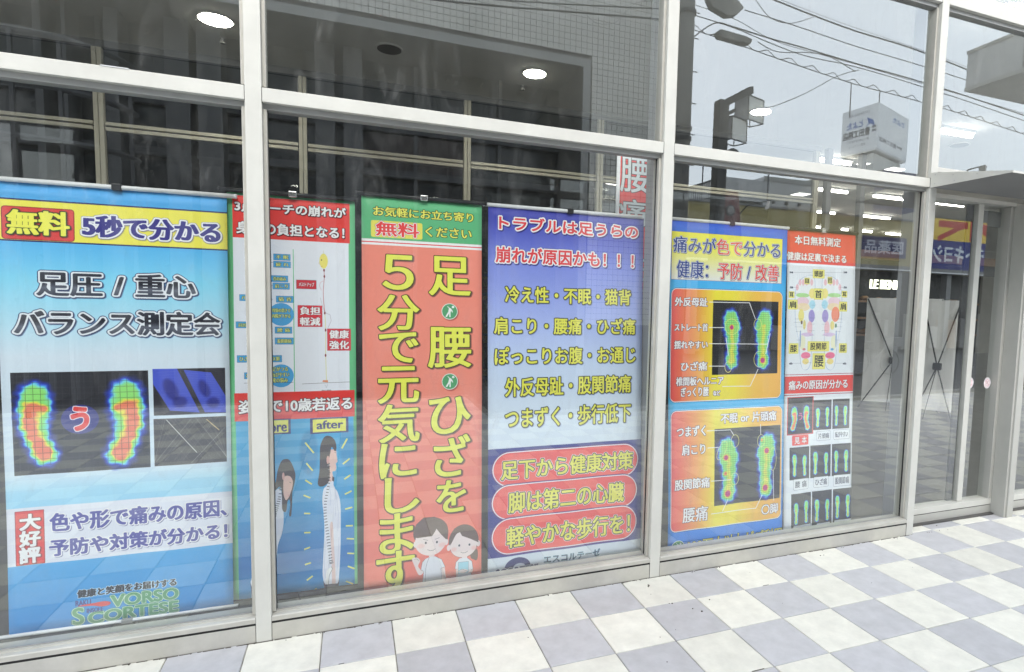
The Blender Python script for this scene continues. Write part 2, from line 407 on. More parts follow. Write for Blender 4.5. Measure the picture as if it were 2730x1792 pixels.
def print_mat(name, cv, rough=0.5, dull=1.0):
    m = bpy.data.materials.new(name); m.use_nodes = True; n = m.node_tree; p = n.nodes['Principled BSDF']
    t = n.nodes.new('ShaderNodeTexImage'); t.image = cv.image(name); t.extension = 'EXTEND'
    tc = n.nodes.new('ShaderNodeTexCoord'); nz = n.nodes.new('ShaderNodeTexNoise'); nz.inputs['Scale'].default_value = 900; nz.inputs['Detail'].default_value = 2
    n.links.new(tc.outputs['Object'], nz.inputs['Vector'])
    b = n.nodes.new('ShaderNodeBump'); b.inputs['Strength'].default_value = 0.15; b.inputs['Distance'].default_value = 0.0004
    n.links.new(nz.outputs['Fac'], b.inputs['Height']); n.links.new(b.outputs[0], p.inputs['Normal'])
    n.links.new(t.outputs['Color'], p.inputs['Base Color']); p.inputs['Roughness'].default_value = rough; p.inputs['Specular IOR Level'].default_value = 0.3
    return m
def sheet(name, x0, x1, z0, z1, y, m, parent, wave=0.003, th=0.0012, nx=18, nz=36, seed=0):
    r = np.random.default_rng(seed); ph = r.uniform(0, 6, 6); v = []; uv = []; f = []
    def yy(u, w):
        return y+wave*(math.sin(2.2*w*math.pi+ph[0])+0.5*math.sin(5*u*math.pi+ph[1])*(0.3+w)+0.35*math.sin(9*w+3*u+ph[2]))
    for side in (0, 1):
        for j in range(nz+1):
            for i in range(nx+1):
                u, w = i/nx, j/nz; v.append((x0+(x1-x0)*u, yy(u, w)+side*th, z1-(z1-z0)*w)); uv.append((u, 1-w))
    N = (nx+1)*(nz+1)
    for j in range(nz):
        for i in range(nx):
            a = j*(nx+1)+i; f.append((a, a+nx+1, a+nx+2, a+1)); f.append((N+a, N+a+1, N+a+nx+2, N+a+nx+1))
    rim = [i for i in range(nx+1)]+[j*(nx+1)+nx for j in range(1, nz+1)]+[nz*(nx+1)+i for i in range(nx-1, -1, -1)]+[j*(nx+1) for j in range(nz-1, 0, -1)]
    for a, b in zip(rim, rim[1:]+rim[:1]): f.append((a, b, N+b, N+a))
    me = bpy.data.meshes.new(name); o0 = parent.location
    me.from_pydata([tuple(Vector(q)-o0) for q in v], [], f); me.materials.append(m)
    ul = me.uv_layers.new(name='print')
    for l in me.loops: ul.data[l.index].uv = uv[l.vertex_index]
    for p in me.polygons: p.use_smooth = True
    o = bpy.data.objects.new(name, me); COL.objects.link(o); o.parent = parent
    return o
def printed_quad(name, A, B, Cc, D, m, parent, th=None):      # A top-left, B top-right, C bottom-right, D bottom-left as read
    A, B, Cc, D = (Vector(q) for q in (A, B, Cc, D)); n = (B-A).cross(D-A).normalized()*0.004
    v = [A, B, Cc, D, A+n, B+n, Cc+n, D+n]; o0 = parent.location if parent else Vector((0, 0, 0))
    me = bpy.data.meshes.new(name); me.from_pydata([tuple(q-o0) for q in v], [], [(3, 2, 1, 0), (4, 5, 6, 7), (0, 1, 5, 4), (1, 2, 6, 5), (2, 3, 7, 6), (3, 0, 4, 7)])
    me.materials.append(m); ul = me.uv_layers.new(name='print'); uvs = [(0, 1), (1, 1), (1, 0), (0, 0)]*2
    for l in me.loops: ul.data[l.index].uv = uvs[l.vertex_index]
    o = bpy.data.objects.new(name, me); COL.objects.link(o); o.parent = parent
    return o

# ================================================================== SETTING: pavement, road, interior shell
def tile_mat(m):
    n = m.node_tree; p = n.nodes['Principled BSDF']
    for k in [x for x in n.nodes if x.type == 'TEX_COORD']:
        g = n.nodes.new('ShaderNodeNewGeometry')
        for l in list(k.outputs['Object'].links): n.links.new(g.outputs['Position'], l.to_socket)
    oi = n.nodes.new('ShaderNodeObjectInfo'); mr = n.nodes.new('ShaderNodeMapRange'); mr.inputs['To Min'].default_value = 0.89; mr.inputs['To Max'].default_value = 1.05
    n.links.new(oi.outputs['Random'], mr.inputs['Value'])
    x = n.nodes.new('ShaderNodeMix'); x.data_type = 'RGBA'; x.blend_type = 'MULTIPLY'; x.inputs[0].default_value = 1
    src = p.inputs['Base Color'].links[0].from_socket
    n.links.new(src, x.inputs[6]); n.links.new(mr.outputs[0], x.inputs[7]); n.links.new(x.outputs[2], p.inputs['Base Color'])
tile_mat(MT['white_tile']); tile_mat(MT['grey_tile'])

pav = tag(MB().box(-9, 14, -4.70, 0.30, -0.20, -0.006).box(-9, 2.5, -6.5, -4.70, -0.20, -0.006).build('pavement', MT['grout']), kind='structure')
T0 = 0.026
def tile_me(name, m):
    t = 0.1478; b = 0.0025; me = bpy.data.meshes.new(name)
    v = [(-t, -t, -0.012), (t, -t, -0.012), (t, t, -0.012), (-t, t, -0.012), (-t, -t, -b), (t, -t, -b), (t, t, -b), (-t, t, -b), (-t+b, -t+b, 0), (t-b, -t+b, 0), (t-b, t-b, 0), (-t+b, t-b, 0)]
    f = [(8, 9, 10, 11)]+[(a, (a+1) % 4, 4+(a+1) % 4, 4+a) for a in range(4)]+[(4+a, 4+(a+1) % 4, 8+(a+1) % 4, 8+a) for a in range(4)]
    me.from_pydata(v, [], f); me.materials.append(m); return me
tw, tg = tile_me('cream_tile', MT['white_tile']), tile_me('grey_tile', MT['grey_tile'])
cells = []
for j in range(-1, 22):
    for i in range(-30, 46):
        yc = T0-0.3*j-0.15; xc = 0.3*i+0.15
        if j == -1 and xc < 4.2: continue
        if yc > 0.35 or yc < -6.35 or (yc < -4.6 and xc > 2.3): continue
        cells.append((i, j, xc, yc))
def onscreen(x, y):
    d = np.array([x, y, 0.0])-CAM; z = d@(_fwd)
    if z < 0.3: return 1e9
    u, v = CX+FPX*(d@RT)/z, CY-FPX*(d@UP)/z
    return z if (-150 < u < 2880 and v < 1980) else 1e6+z
cells.sort(key=lambda c: onscreen(c[2], c[3]))
near = cells[:290]; rest = cells[290:]
for i, j, x, y in near:
    o = bpy.data.objects.new('tile', tg if (i+j) % 2 == 0 else tw); COL.objects.link(o); o.parent = pav
    o.location = (x, y, random.uniform(-0.0006, 0.0006)); o.rotation_euler = (random.uniform(-.0012, .0012), random.uniform(-.0012, .0012), random.uniform(-.002, .002))
v = []; f = []; mi = []
base = [tuple(p.co) for p in tw.vertices]; fb = [tuple(p.vertices) for p in tw.polygons]
for i, j, x, y in rest:
    n = len(v); dz = random.uniform(-0.0006, 0.0006); v += [(a+x, b+y, c+dz) for a, b, c in base]; f += [tuple(n+q for q in p) for p in fb]; mi += [(i+j) % 2]*len(fb)
me = bpy.data.meshes.new('far_tiles'); me.from_pydata(v, [], f); me.materials.append(MT['grey_tile']); me.materials.append(MT['white_tile'])
me.polygons.foreach_set('material_index', mi); o = bpy.data.objects.new('far_tiles', me); COL.objects.link(o); o.parent = pav; tag(o, kind='stuff')
# crumbs and dark specks on the tiles
mb = MB()
for (px, py), r in zip([(1729, 1561), (1729, 1565), (1792, 1610), (1871, 1631), (1847, 1624), (1892, 1600), (2187, 1482), (2497, 1402), (2196, 1481), (1784, 1610), (1760, 1700)], [.007, .005, .005, .006, .004, .004, .004, .006, .003, .003, .002]):
    p = atz(px, py, 0); n = random.randint(5, 7); q = [(p[0]+r*math.cos(a*6.28/n)*random.uniform(.5, 1.2), p[1]+r*math.sin(a*6.28/n)*random.uniform(.5, 1.2), 0.0012) for a in range(n)]
    mb.hull(q, [(a, b, 0.0035) for a, b, c in q])
for k in range(60):
    x = random.uniform(-1, 5.2); y = -abs(random.gauss(0, 0.01))-0.002; r = random.uniform(.001, .003)
    mb.box(x-r, x+r, y-r, y+r, 0.001, 0.003)
for (xa, xb, yb) in ((-3.5, 4.28, 0.0), (4.29, 5.24, 0.125), (5.33, 7.4, 0.125)):      # grime in the joint at the frame foot, doubling as a painted contact shadow
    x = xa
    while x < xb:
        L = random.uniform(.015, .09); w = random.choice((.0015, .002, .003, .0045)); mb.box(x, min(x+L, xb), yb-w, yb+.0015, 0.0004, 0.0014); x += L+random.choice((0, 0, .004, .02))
for k in range(90):
    i_, j_, xc, yc = random.choice(near); t_ = random.uniform(-.14, .14); r = random.uniform(.0008, .0022)
    if random.random() < .5: mb.box(xc+t_, xc+t_+random.uniform(.01, .08), yc-.1508, yc-.1490, -.0005, .0012)
    else: mb.box(xc+t_-r, xc+t_+r, yc+t_*.7-r, yc+t_*.7+r, .0006, .0018)
tag(mb.build('grit', MT['grime_and_shade']), 'dark crumbs and grit scattered on the tiles with a dirt and contact-shade strip along the base of the window wall', 'grit', kind='stuff')

tag(MB().box(-60, 70, -70, -4.86, -0.35, -0.13).build('road', MT['asphalt']), kind='structure')
kb = MB()
for k in range(20): kb.box(2.52+k*0.6, 3.11+k*0.6, -4.86, -4.705, -0.3, 0.0)
tag(kb.build('kerb', MT['kerb'], bevel=0.006), kind='structure')

tag(MB().box(-6, 26, 0.10, 12, -0.2, 0.012).build('interior_floor', MT['infloor']), kind='structure')
CEIL = 3.75
tag(MB().box(-6, 26, 0.12, 12, CEIL, CEIL+0.2).build('interior_ceiling', MT['ceiling']), kind='structure')
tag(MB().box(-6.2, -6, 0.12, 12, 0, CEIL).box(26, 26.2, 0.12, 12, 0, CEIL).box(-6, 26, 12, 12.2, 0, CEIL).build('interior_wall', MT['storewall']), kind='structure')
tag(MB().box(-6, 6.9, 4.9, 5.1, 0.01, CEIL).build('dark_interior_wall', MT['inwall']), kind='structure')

# ================================================================== SHOP FRONT
TOPZ = 4.05
sf = thing('shop_front', (2.3, 0.05, 0), 'long glazed shop front with off-white aluminium mullions and transoms above the checkered pavement', 'shop front')
mx = [-3.558, -1.613, 0.332, 2.272, 4.222]
for x in mx:
    MB().box(x, x+0.062, 0.0, 0.11, 0.0, TOPZ).build('mullion', MT['frame'], sf, (x, 0, 0), bevel=0.0025)
def pane(x0, x1, z0, z1, y=GLASS, parent=None, m='glass', name='glass_pane'):
    o = MB().quad((x0, y, z0), (x1, y, z0), (x1, y, z1), (x0, y, z1)).build(name, MT[m], parent or sf, (x0, y, z0)); return o
spans = [(mx[i]+0.062, mx[i+1]) for i in range(4)]
for x0, x1 in spans:
    MB().box(x0+.0008, x1-.0008, 0.0015, 0.1, 2.313, 2.370).build('transom', MT['frame'], sf, (x0, 0, 2.313), bevel=0.002)
    MB().box(x0+.001, x1-.001, 0.026, 0.075, 2.290, 2.3125).build('glazing_bead', MT['bead'], sf, (x0, 0, 2.29))
    MB().box(x0+.001, x1-.001, 0.030, 0.075, 2.3705, 2.378).build('glazing_bead', MT['bead'], sf, (x0, 0, 2.37))
    MB().box(x0+.0008, x1-.0008, 0.0015, 0.1, 3.455, 3.56).build('transom', MT['frame'], sf, (x0, 0, 3.455), bevel=0.002)
    MB().box(x0+.001, x1-.001, 0.026, 0.075, 3.430, 3.4545).build('glazing_bead', MT['bead'], sf, (x0, 0, 3.43))
    # sill: base plate, dark groove, lip with sloped top
    MB().box(x0+.0006, x1-.0006, 0.002, 0.1, 0.0005, 0.0775).build('base_panel', MT['frame2'], sf, (x0, 0, 0), bevel=0.0015)
    MB().box(x0+.0006, x1-.0006, 0.003, 0.1, 0.0778, 0.0886).build('groove', MT['gasket'], sf, (x0, 0, 0.08))
    lp = MB(); a = [(x0+.0006, 0.0, .089), (x0+.0006, 0.0, .108), (x0+.0006, .005, .1115), (x0+.0006, .028, .1135), (x0+.0006, .029, .119), (x0+.0006, .1, .119), (x0+.0006, .1, .089)]
    lp.hull(a, [(x1-.0006, q[1], q[2]) for q in a]); lp.build('sill', MT['frame2'], sf, (x0, 0, 0.087))
    MB().box(x0+.016, x1-.016, 0.040, 0.0485, 0.1195, 0.1235).build('gasket', MT['bead'], sf, (x0, 0, 0.14))
    for s, xx in ((0, x0), (1, x1-0.016)):
        MB().box(xx+.0005, xx+0.0155, 0.022, 0.075, 0.1195, 2.2895).build('side_bead', MT['frame2'], sf, (xx, 0, 0.14), bevel=0.002)
        MB().box(xx+.0005, xx+0.0155, 0.022, 0.075, 2.3785, 3.4295).build('side_bead', MT['frame2'], sf, (xx, 0, 2.38), bevel=0.002)
        g = xx+0.0155 if s == 0 else xx-0.002
        MB().box(g, g+0.0025, 0.044, 0.052, 0.1195, 2.2895).build('gasket', MT['gasket'], sf, (g, 0, 0.14))
    pane(x0+.012, x1-.012, 0.119, 2.292); pane(x0+.012, x1-.012, 2.376, 3.4365); pane(x0+.012, x1-.012, 3.56, TOPZ)
for x0, x1 in spans:
    for z0_, z1_ in ((2.3115, 2.3715), (3.4535, 3.5615), (0.0, 0.1125)):
        for xx in (x0-.0006, x1-.0012): MB().box(xx, xx+.0018, 0.0009, 0.02, z0_, z1_).build('joint', MT['gasket'], sf, (xx, 0, z0_))
# small joint tape pieces seen on the first transom
p0, p1 = at(232/0.8718, 150, 0), at(298/0.8718, 158, 0)
MB().box(p0[0], p1[0], -0.0012, 0.03, 2.3695, 2.3722).build('joint_tape', MT['whitem'], sf)
# upper wall of our building
tag(MB().box(-9, 26, 0.0, 0.4, TOPZ, 5.2).build('shop_building_wall', MT['frame2']), 'plain pale wall of the shop building above the window glazing', 'building wall', kind=None)
tag(MB().box(-9, 26, -0.75, -0.001, 4.78, 5.2).build('added_overhang', MT['soffit']), 'added unseen overhang above the pavement, cutting sky light on the floor', 'added overhang')  # unseen overhang, added to balance sky light between floor and banners
# fins behind the mullions
for x in (2.278, 4.228, 0.338, -1.607):
    if x > 1: MB().box(x, x+0.05, 0.115, 0.200, 0.0125, CEIL-.001).build('inner_pillar', MT['pillar'], sf, (x, .115, 0))
# door bay glazing above the canopy
DX0, DX1 = 4.284, 5.245
MB().box(DX0+.0005, 9, 0.0015, 0.1, 2.416, 2.447).build('transom', MT['frame'], sf, (DX0, 0, 2.416), bevel=0.002)
MB().box(DX0+.0005, 9, 0.0015, 0.1, 3.455, 3.56).build('transom', MT['frame'], sf, (DX0, 0, 3.455), bevel=0.002)
MB().box(DX0+.0005, 9, 0.026, 0.075, 3.430, 3.4545).build('glazing_bead', MT['bead'], sf, (DX0, 0, 3.43))
pane(DX0, 9, 2.447, 3.437); pane(DX0, 9, 3.56, TOPZ)
MB().box(DX1+.022, DX1+0.085, 0.018, 0.16, 0.0, 2.30).build('door_column', MT['doorm'], sf, (DX1, 0, 0), bevel=0.003)
MB().box(DX1, DX1+0.0215, 0.028, 0.16, 0.0, 2.30).build('door_column_return', MT['doorm'], sf, (DX1, 0, 0), bevel=0.002)
MB().box(7.4, 7.5, 0.018, 0.16, 0, 2.30).build('door_column', MT['doorm'], sf, (7.4, 0, 0), bevel=0.003)

# canopy over the entrance
ca = thing('entrance_canopy', (5.8, 0, 2.31), 'thin wedge-shaped grey metal canopy projecting over the glass entrance doors', 'canopy')
MB().hull([(4.226, 0.0, 2.311), (4.226, -0.5, 2.311), (4.226, -0.5, 2.318), (4.226, 0.0, 2.403)], [(8.4, 0.0, 2.311), (8.4, -0.5, 2.311), (8.4, -0.5, 2.318), (8.4, 0.0, 2.403)]).build('canopy_body', MT['soffit'], ca)
MB().hull([(4.2225, -0.0005, 2.309), (4.2225, -0.502, 2.309), (4.2225, -0.502, 2.320), (4.2225, -0.0005, 2.405)], [(4.2255, -0.0005, 2.309), (4.2255, -0.502, 2.309), (4.2255, -0.502, 2.320), (4.2255, -0.0005, 2.405)]).build('end_plate', MT['frame'], ca)
MB().box(4.226, 8.4, -0.504, -0.5005, 2.307, 2.320).build('front_trim', MT['frame'], ca)
for (y, z) in ((-0.03, 2.385), (-0.03, 2.330), (-0.15, 2.363), (-0.16, 2.325), (-0.30, 2.340)):
    MB().tube([(4.2215, y, z), (4.2223, y, z)], 0.003, 8).build('screw', MT['bead'], ca)

# entrance doors
def door(x0, x1, label, first=True):
    d = thing('entrance_door', ((x0+x1)/2, 0.17, 0), label, 'door', 'glass entrance doors')
    MB().box(x0+.001, x1-.001, 0.11, 0.26, 2.285, 2.3105).build('header', MT['doorm'], d, (x0, .1, 2.28))
    MB().box(x0+.0005, x0+0.030, 0.125, 0.21, 0.1175, 2.284).build('jamb', MT['doorm'], d, (x0, .1, 0), bevel=.002)
    MB().box(x1-0.034, x1-.0005, 0.125, 0.21, 0.1175, 2.284).build('jamb', MT['doorm'], d, (x1-.03, .1, 0), bevel=.002)
    MB().box(x0+.0005, x1-.0005, 0.126, 0.21, 0.0005, 0.067).build('base_panel', MT['doorm'], d, (x0, .1, 0), bevel=.0015)
    MB().box(x0+.0005, x1-.0005, 0.131, 0.21, 0.0672, 0.0738).build('groove', MT['gasket'], d, (x0, .1, .07))
    MB().box(x0+.0005, x1-.0005, 0.124, 0.21, 0.074, 0.117).build('bottom_rail', MT['frame'], d, (x0, .1, .07), bevel=.0015)
    pane(x0+0.03, x1-0.034, 0.117, 2.285, 0.172, d, 'glass2')
    return d
d1 = door(DX0, DX1, 'glass entrance door between the third mullion and the grey door column, two round stickers on it')
MB().box(4.908, 4.962, 0.150, 0.1995, 0.118, 2.2845).build('leaf_stile', MT['frame'], d1, (4.9, .15, 0), bevel=.003)
MB().box(4.846, 4.9075, 0.185, 0.200, 0.118, 2.2845).build('leaf_edge', MT['steel'], d1, (4.85, .17, 0))
MB().box(5.0, 5.19, 0.18, 0.2, 2.14, 2.25).build('sensor_box', MT['soffit'], d1)
d2 = door(DX1+0.0855, 7.40, 'wider glass entrance door cut by the right edge, beyond the grey door column')
MB().box(5.395, 5.42, 0.108, 0.1235, 0.10, 0.118).build('latch', MT['chrome'], d2)

# ================================================================== INTERIOR
def downlight(x, y, r, label, lit=True, z=CEIL):
    t = thing('ceiling_downlight', (x, y, z), label, 'ceiling light', 'round ceiling downlights')
    n = 24; mb = MB(); ro = [(x+(r+.012)*math.cos(a*6.2832/n), y+(r+.012)*math.sin(a*6.2832/n), z-0.001) for a in range(n)]
    mb.hull(ro, [(a, b, z-0.010) for a, b, c in ro]); mb.build('trim', MT['ceiling'], t)
    ri = [(x+r*math.cos(a*6.2832/n), y+r*math.sin(a*6.2832/n), z-0.0105) for a in range(n)]
    MB().hull(ri, [(a, b, z-0.014) for a, b, c in ri]).build('lens', MT['lamp'] if lit else MT['offlamp'], t)
downlight(-0.286, 2.885, 0.118, 'lit round ceiling downlight left of the first mullion, above the blue banner')
downlight(2.417, 2.885, 0.105, 'lit round ceiling downlight in the wide second window bay')
downlight(1.061, 2.885, 0.105, 'unlit dark round ceiling downlight in the second window bay', False)
downlight(5.112, 2.885, 0.11, 'lit round ceiling downlight shining in the third window bay near the reflected lantern sign')
downlight(5.27, 0.36, 0.16, 'lit round ceiling downlight at the top right corner, close behind the glass')
downlight(8.35, 2.885, 0.11, 'dim round ceiling downlight seen through the glass above the entrance canopy', False)
for k, (px, py) in enumerate([(593, 102), (1393, 229)]):
    p = atz(px, py, CEIL); o = MB().tube([(p[0], p[1], CEIL-.001), (p[0], p[1], CEIL-.03)], 0.02, 10, r2=0.012).tube([(p[0], p[1], CEIL-.03), (p[0], p[1], CEIL-.045)], 0.022, 10).build('sprinkler', MT['bead'], None, (p[0], p[1], CEIL))
    tag(o, ['small sprinkler head under the ceiling below the first lit downlight', 'small sprinkler head under the ceiling below the lit downlight of the second bay'][k], 'sprinkler', 'ceiling sprinklers')
sd = ['tube light behind the second transom below the reflected billboard', 'tube light seen through the glass above the entrance canopy', 'tube light just under the second transom by the reflected concrete building', 'short tube light over the reflected yellow wall', 'tube light close to the third mullion under the transom', 'tube light left of the third mullion on the reflected yellow wall', 'tube light at the top of the entrance door glass', 'far tube light right above the mirrored blue shop sign', 'far small tube light above the narrow red and white banner', 'far tube light right of the narrow red and white banner top', 'farthest short tube light above the banners']
for k, (a, b, w) in enumerate([((2183, 425), (2270, 437), .11), ((2506, 348), (2598, 362), .11), ((2179, 504), (2258, 514), .10), ((2176, 564), (2221, 570), .10), ((2328, 522), (2425, 535), .11), ((2283, 574), (2366, 584), .10), ((2490, 540), (2564, 550), .11), ((2361, 622), (2418, 629), .12), ((2174, 605), (2192, 608), .10), ((2280, 614), (2317, 619), .12), ((2243, 611), (2259, 613), .12)]):
    A, B = atz(*a, CEIL-.05), atz(*b, CEIL-.05); B[1] = A[1]
    t = thing('tube_light', (A[0], A[1], CEIL), 'lit '+sd[k], 'ceiling light', 'fluorescent tube ceiling lights')
    MB().box(A[0], B[0], A[1]-w*.42, A[1]+w*.42, CEIL-.03, CEIL-.0005).build('housing', MT['whitem'], t)
    MB().tube([(A[0]+.02, A[1], CEIL-.055), (B[0]-.02, A[1], CEIL-.055)], w*.22, 10).build('tube', MT['strip'], t)
pd_ = ['pale square ceiling light panel behind the third bay banner rail, leftmost', 'pale square ceiling light panel over the reflected concrete building', 'small bright ceiling panel behind the transom under the billboard', 'bright ceiling panel behind the transom left of the third mullion']
for k, (c, wx, wy) in enumerate([((1971, 498), .20, .16), ((2135, 517), .17, .14), ((2302, 435), .10, .08), ((2388, 450), .17, .10)]):
    p = atz(*c, CEIL); t = thing('ceiling_light_panel', (p[0], p[1], CEIL), pd_[k], 'ceiling light', 'flat ceiling light panels')
    MB().box(p[0]-wx, p[0]+wx, p[1]-wy, p[1]+wy, CEIL-.012, CEIL-.0005).build('frame', MT['whitem'], t)
    MB().box(p[0]-wx+.02, p[0]+wx-.02, p[1]-wy+.02, p[1]+wy-.02, CEIL-.016, CEIL-.0125).build('diffuser', MT['panel'], t)

# beige framed partition with twin rails
pt = thing('glass_partition', (2, 3.79, 0), 'dark glazed partition with thin beige posts and a double rail inside the shop', 'partition')
PY = 3.79; pm = [-4.66, -3.02, -1.375, 0.287, 1.926, 3.510, 6.78]
for x in pm: 
    MB().box(x-.036, x-.003, PY-.03, PY+.03, 0.013, CEIL-.06).build('post', MT['inmullion'], pt, (x, PY, 0)); MB().box(x+.003, x+.036, PY-.03, PY+.03, 0.013, CEIL-.06).build('post', MT['inmullion'], pt, (x, PY, 0))
for a, b in zip(pm, pm[1:]):
    MB().box(a+.046, b-.046, PY-.028, PY+.02, 3.018, 3.046).build('rail', MT['inmullion'], pt, (a, PY, 3)); MB().box(a+.046, b-.046, PY-.028, PY+.02, 2.972, 3.002).build('rail', MT['inmullion'], pt, (a, PY, 3))
    MB().quad((a+.045, PY, .013), (b-.045, PY, .013), (b-.045, PY, 2.98), (a+.045, PY, 2.98)).build('pane', MT['innerglass'], pt); MB().quad((a+.045, PY, 3.04), (b-.045, PY, 3.04), (b-.045, PY, CEIL-.06), (a+.045, PY, CEIL-.06)).build('pane', MT['innerglass'], pt)
MB().box(-5, 6.83, PY-.04, PY+.04, CEIL-.059, CEIL-.001).build('head_rail', MT['bead'], pt)
for k, x in enumerate((7.0, 7.62)):
    tag(MB().box(x-.04, x+.04, PY-.04, PY+.04, 0.013, CEIL-.001).build('interior_post', MT['pillar'], None, (x, PY, 0)), ['slim pale post at the end of the partition with the double rail', 'second slim pale post beyond the partition end'][k], 'post', 'slim interior posts')

# bakery inside at the far right: back wall, beam, shelf with loaves, lit letters
bk = thing('bakery_counter', (11.2, 8.2, 0), 'dim bakery counter with wooden shelves of bread far inside the shop', 'counter')
MB().box(8.9, 17, 8.4, 8.6, 0.013, 3.2).build('back_wall', MT['inwall'], bk)
MB().box(8.9, 17, 7.7, 8.35, 2.72, 2.92).build('beam', MT['wood'], bk); MB().box(8.9, 17, 7.66, 7.69, 2.45, 2.70).build('fascia', MT['inwall'], bk)
for z in (0.9, 1.3, 1.7): MB().box(9.2, 16, 7.7, 8.3, z, z+.04).build('shelf', MT['wood'], bk)
MB().box(9.2, 16, 7.75, 8.3, 0.013, 0.89).build('cabinet', MT['inwall'], bk)
lv = MB()
for k in range(70):
    x = 9.4+random.random()*6.4; z = random.choice((.94, 1.34, 1.74)); r = random.uniform(.05, .09); y = 7.85+random.random()*.3
    for q in range(3): lv.tube([(x-r*1.4, y, z+r*.6), (x-r*.5, y, z+r), (x+r*.5, y, z+r), (x+r*1.4, y, z+r*.6)], r*.7, 6)
    
tag(lv.build('bread_loaves', MT['bake'], bk, smooth=True), kind='stuff')
def letters(body, x0, x1, z0, z1, y, m, parent, name='letters', depth=0.02):
    gs = []; x = 0
    c = bpy.data.curves.new('l', 'FONT'); c.body = body; c.extrude = depth; c.offset = 0.008
    o = bpy.data.objects.new('l', c); COL.objects.link(o); dg = bpy.context.evaluated_depsgraph_get()
    me = bpy.data.meshes.new_from_object(o.evaluated_get(dg)); bpy.data.objects.remove(o)
    co = np.array([v.co[:] for v in me.vertices]); mn, mxx = co.min(0), co.max(0)
    for v in me.vertices:
        u = (v.co.x-mn[0])/(mxx[0]-mn[0]); w = (v.co.y-mn[1])/(mxx[1]-mn[1]); v.co = Vector((x0+(x1-x0)*u, y-v.co.z, z0+(z1-z0)*w))-(parent.location if parent else Vector((0, 0, 0)))
    me.materials.clear(); me.materials.append(m); ob = bpy.data.objects.new(name, me); COL.objects.link(ob); ob.parent = parent; return ob
A, B = at(2320, 768, 7.6), at(2410, 754, 7.6)
lb = thing('lit_sign', (A[0], 7.6, A[2]), 'glowing pale yellow lettering LE BENKE inside the shop', 'sign')
letters('LE BENKE', A[0], B[0], A[2]-.01, A[2]+.20, 7.6, MT['lit'], lb)
A, B = at(2586, 712, 7.6), at(2594, 702, 7.6)
l2 = thing('lit_sign', (A[0], 7.6, A[2]), 'small glowing letter seen through the entrance door glass', 'sign')
letters('E', A[0], A[0]+.17, A[2], A[2]+.22, 7.6, MT['lit'], l2)

def stand(L, Rr, h, label, hs=.5):
    L, Rr = Vector(L), Vector(Rr); t = thing('banner_stand', (L+Rr)/2, label, 'banner stand', 'x-frame banner stands')
    u = (Rr-L).normalized(); w = (Rr-L).length; bk_ = Vector((-u.y, u.x, 0)); 
    if bk_.y > 0: bk_ = -bk_                      # towards the street, where the frame shows
    P = lambda s, z, o=0.0: L+u*s*w+Vector((0, 0, z))+bk_*o
    n = 8; mb = MB()
    for i in range(n):
        for o in (0, 0.002):
            pass
    a = [P(i/n, .09, .01*math.sin(i*1.1)) for i in range(n+1)]; b = [P(i/n, h, .01*math.sin(i*1.1)) for i in range(n+1)]
    for i in range(n): mb.quad(a[i], a[i+1], b[i+1], b[i]); mb.quad(a[i]-bk_*.002, b[i]-bk_*.002, b[i+1]-bk_*.002, a[i+1]-bk_*.002)
    mb.build('sheet', MT['vinyl'], t)
    hub = P(hs, h*.44, .06)
    for s, z in ((0.01, h-.01), (0.99, h-.01)): MB().tube([P(s, z, .006), hub], 0.010, 6).build('arm', MT['black'], t)
    for s, z, o in ((-0.06, .0, .10), (0.98, .0, .22)): 
        q = P(s, z, o); MB().tube([hub, hub+(q-hub)*.5, q], 0.009, 6).build('leg', MT['black'], t); MB().tube([hub+(q-hub)*.48, hub+(q-hub)*.53], .012, 6).build('joint', MT['black'], t)
    MB().tube([hub, P(.28, 0, .30)], 0.006, 6).build('leg', MT['steel'], t)
    hb = MB().box(-.055, .055, -.03, .03, -.05, .05).build('hub', MT['black'], t, bevel=.012); hb.location = hub-t.location; hb.rotation_euler.z = math.atan2(u.y, u.x)
    return t
stand((8.16, 4.05, .0125), (8.98, 3.42, .0125), 1.69, 'X-frame banner stand seen from behind, left of the third mullion', .38)
stand((8.38, 3.28, .0125), (8.62, 2.88, .0125), 1.66, 'X-frame banner stand seen from behind through the entrance door')

# ================================================================== BANNERS
def leaner(y0, y1, z0=0.1, z1=2.0):
    k = (y1-y0)/(z1-z0)
    def yf(z): return y0+k*(z-z0)
    def conv(x, y):
        d = _ray(x, y); t = (y0+k*(CAM[2]-z0)-CAM[1])/(d[1]-k*d[2]); p = CAM+d*t; return p[0], p[2]
    return yf, conv
RAMP = [(0, (40, 56, 160)), (.10, (60, 96, 214)), (.22, (110, 206, 236)), (.34, (126, 222, 150)), (.62, (140, 222, 104)), (.76, (240, 226, 84)), (.9, (252, 170, 92)), (1, (250, 122, 96))]
RAMP2 = RAMP[:6]+[(.88, (245, 130, 80)), (1, (190, 60, 130))]
def capsule(px, py, P):
    best = np.full(px.shape, -9.0)
    for (x0, y0, r0), (x1, y1, r1) in zip(P, P[1:]):
        dx, dy = x1-x0, y1-y0; t = np.clip(((px-x0)*dx+(py-y0)*dy)/(dx*dx+dy*dy+1e-9), 0, 1)
        best = np.maximum(best, (r0+(r1-r0)*t)-np.hypot(px-x0-dx*t, py-y0-dy*t))
    return best
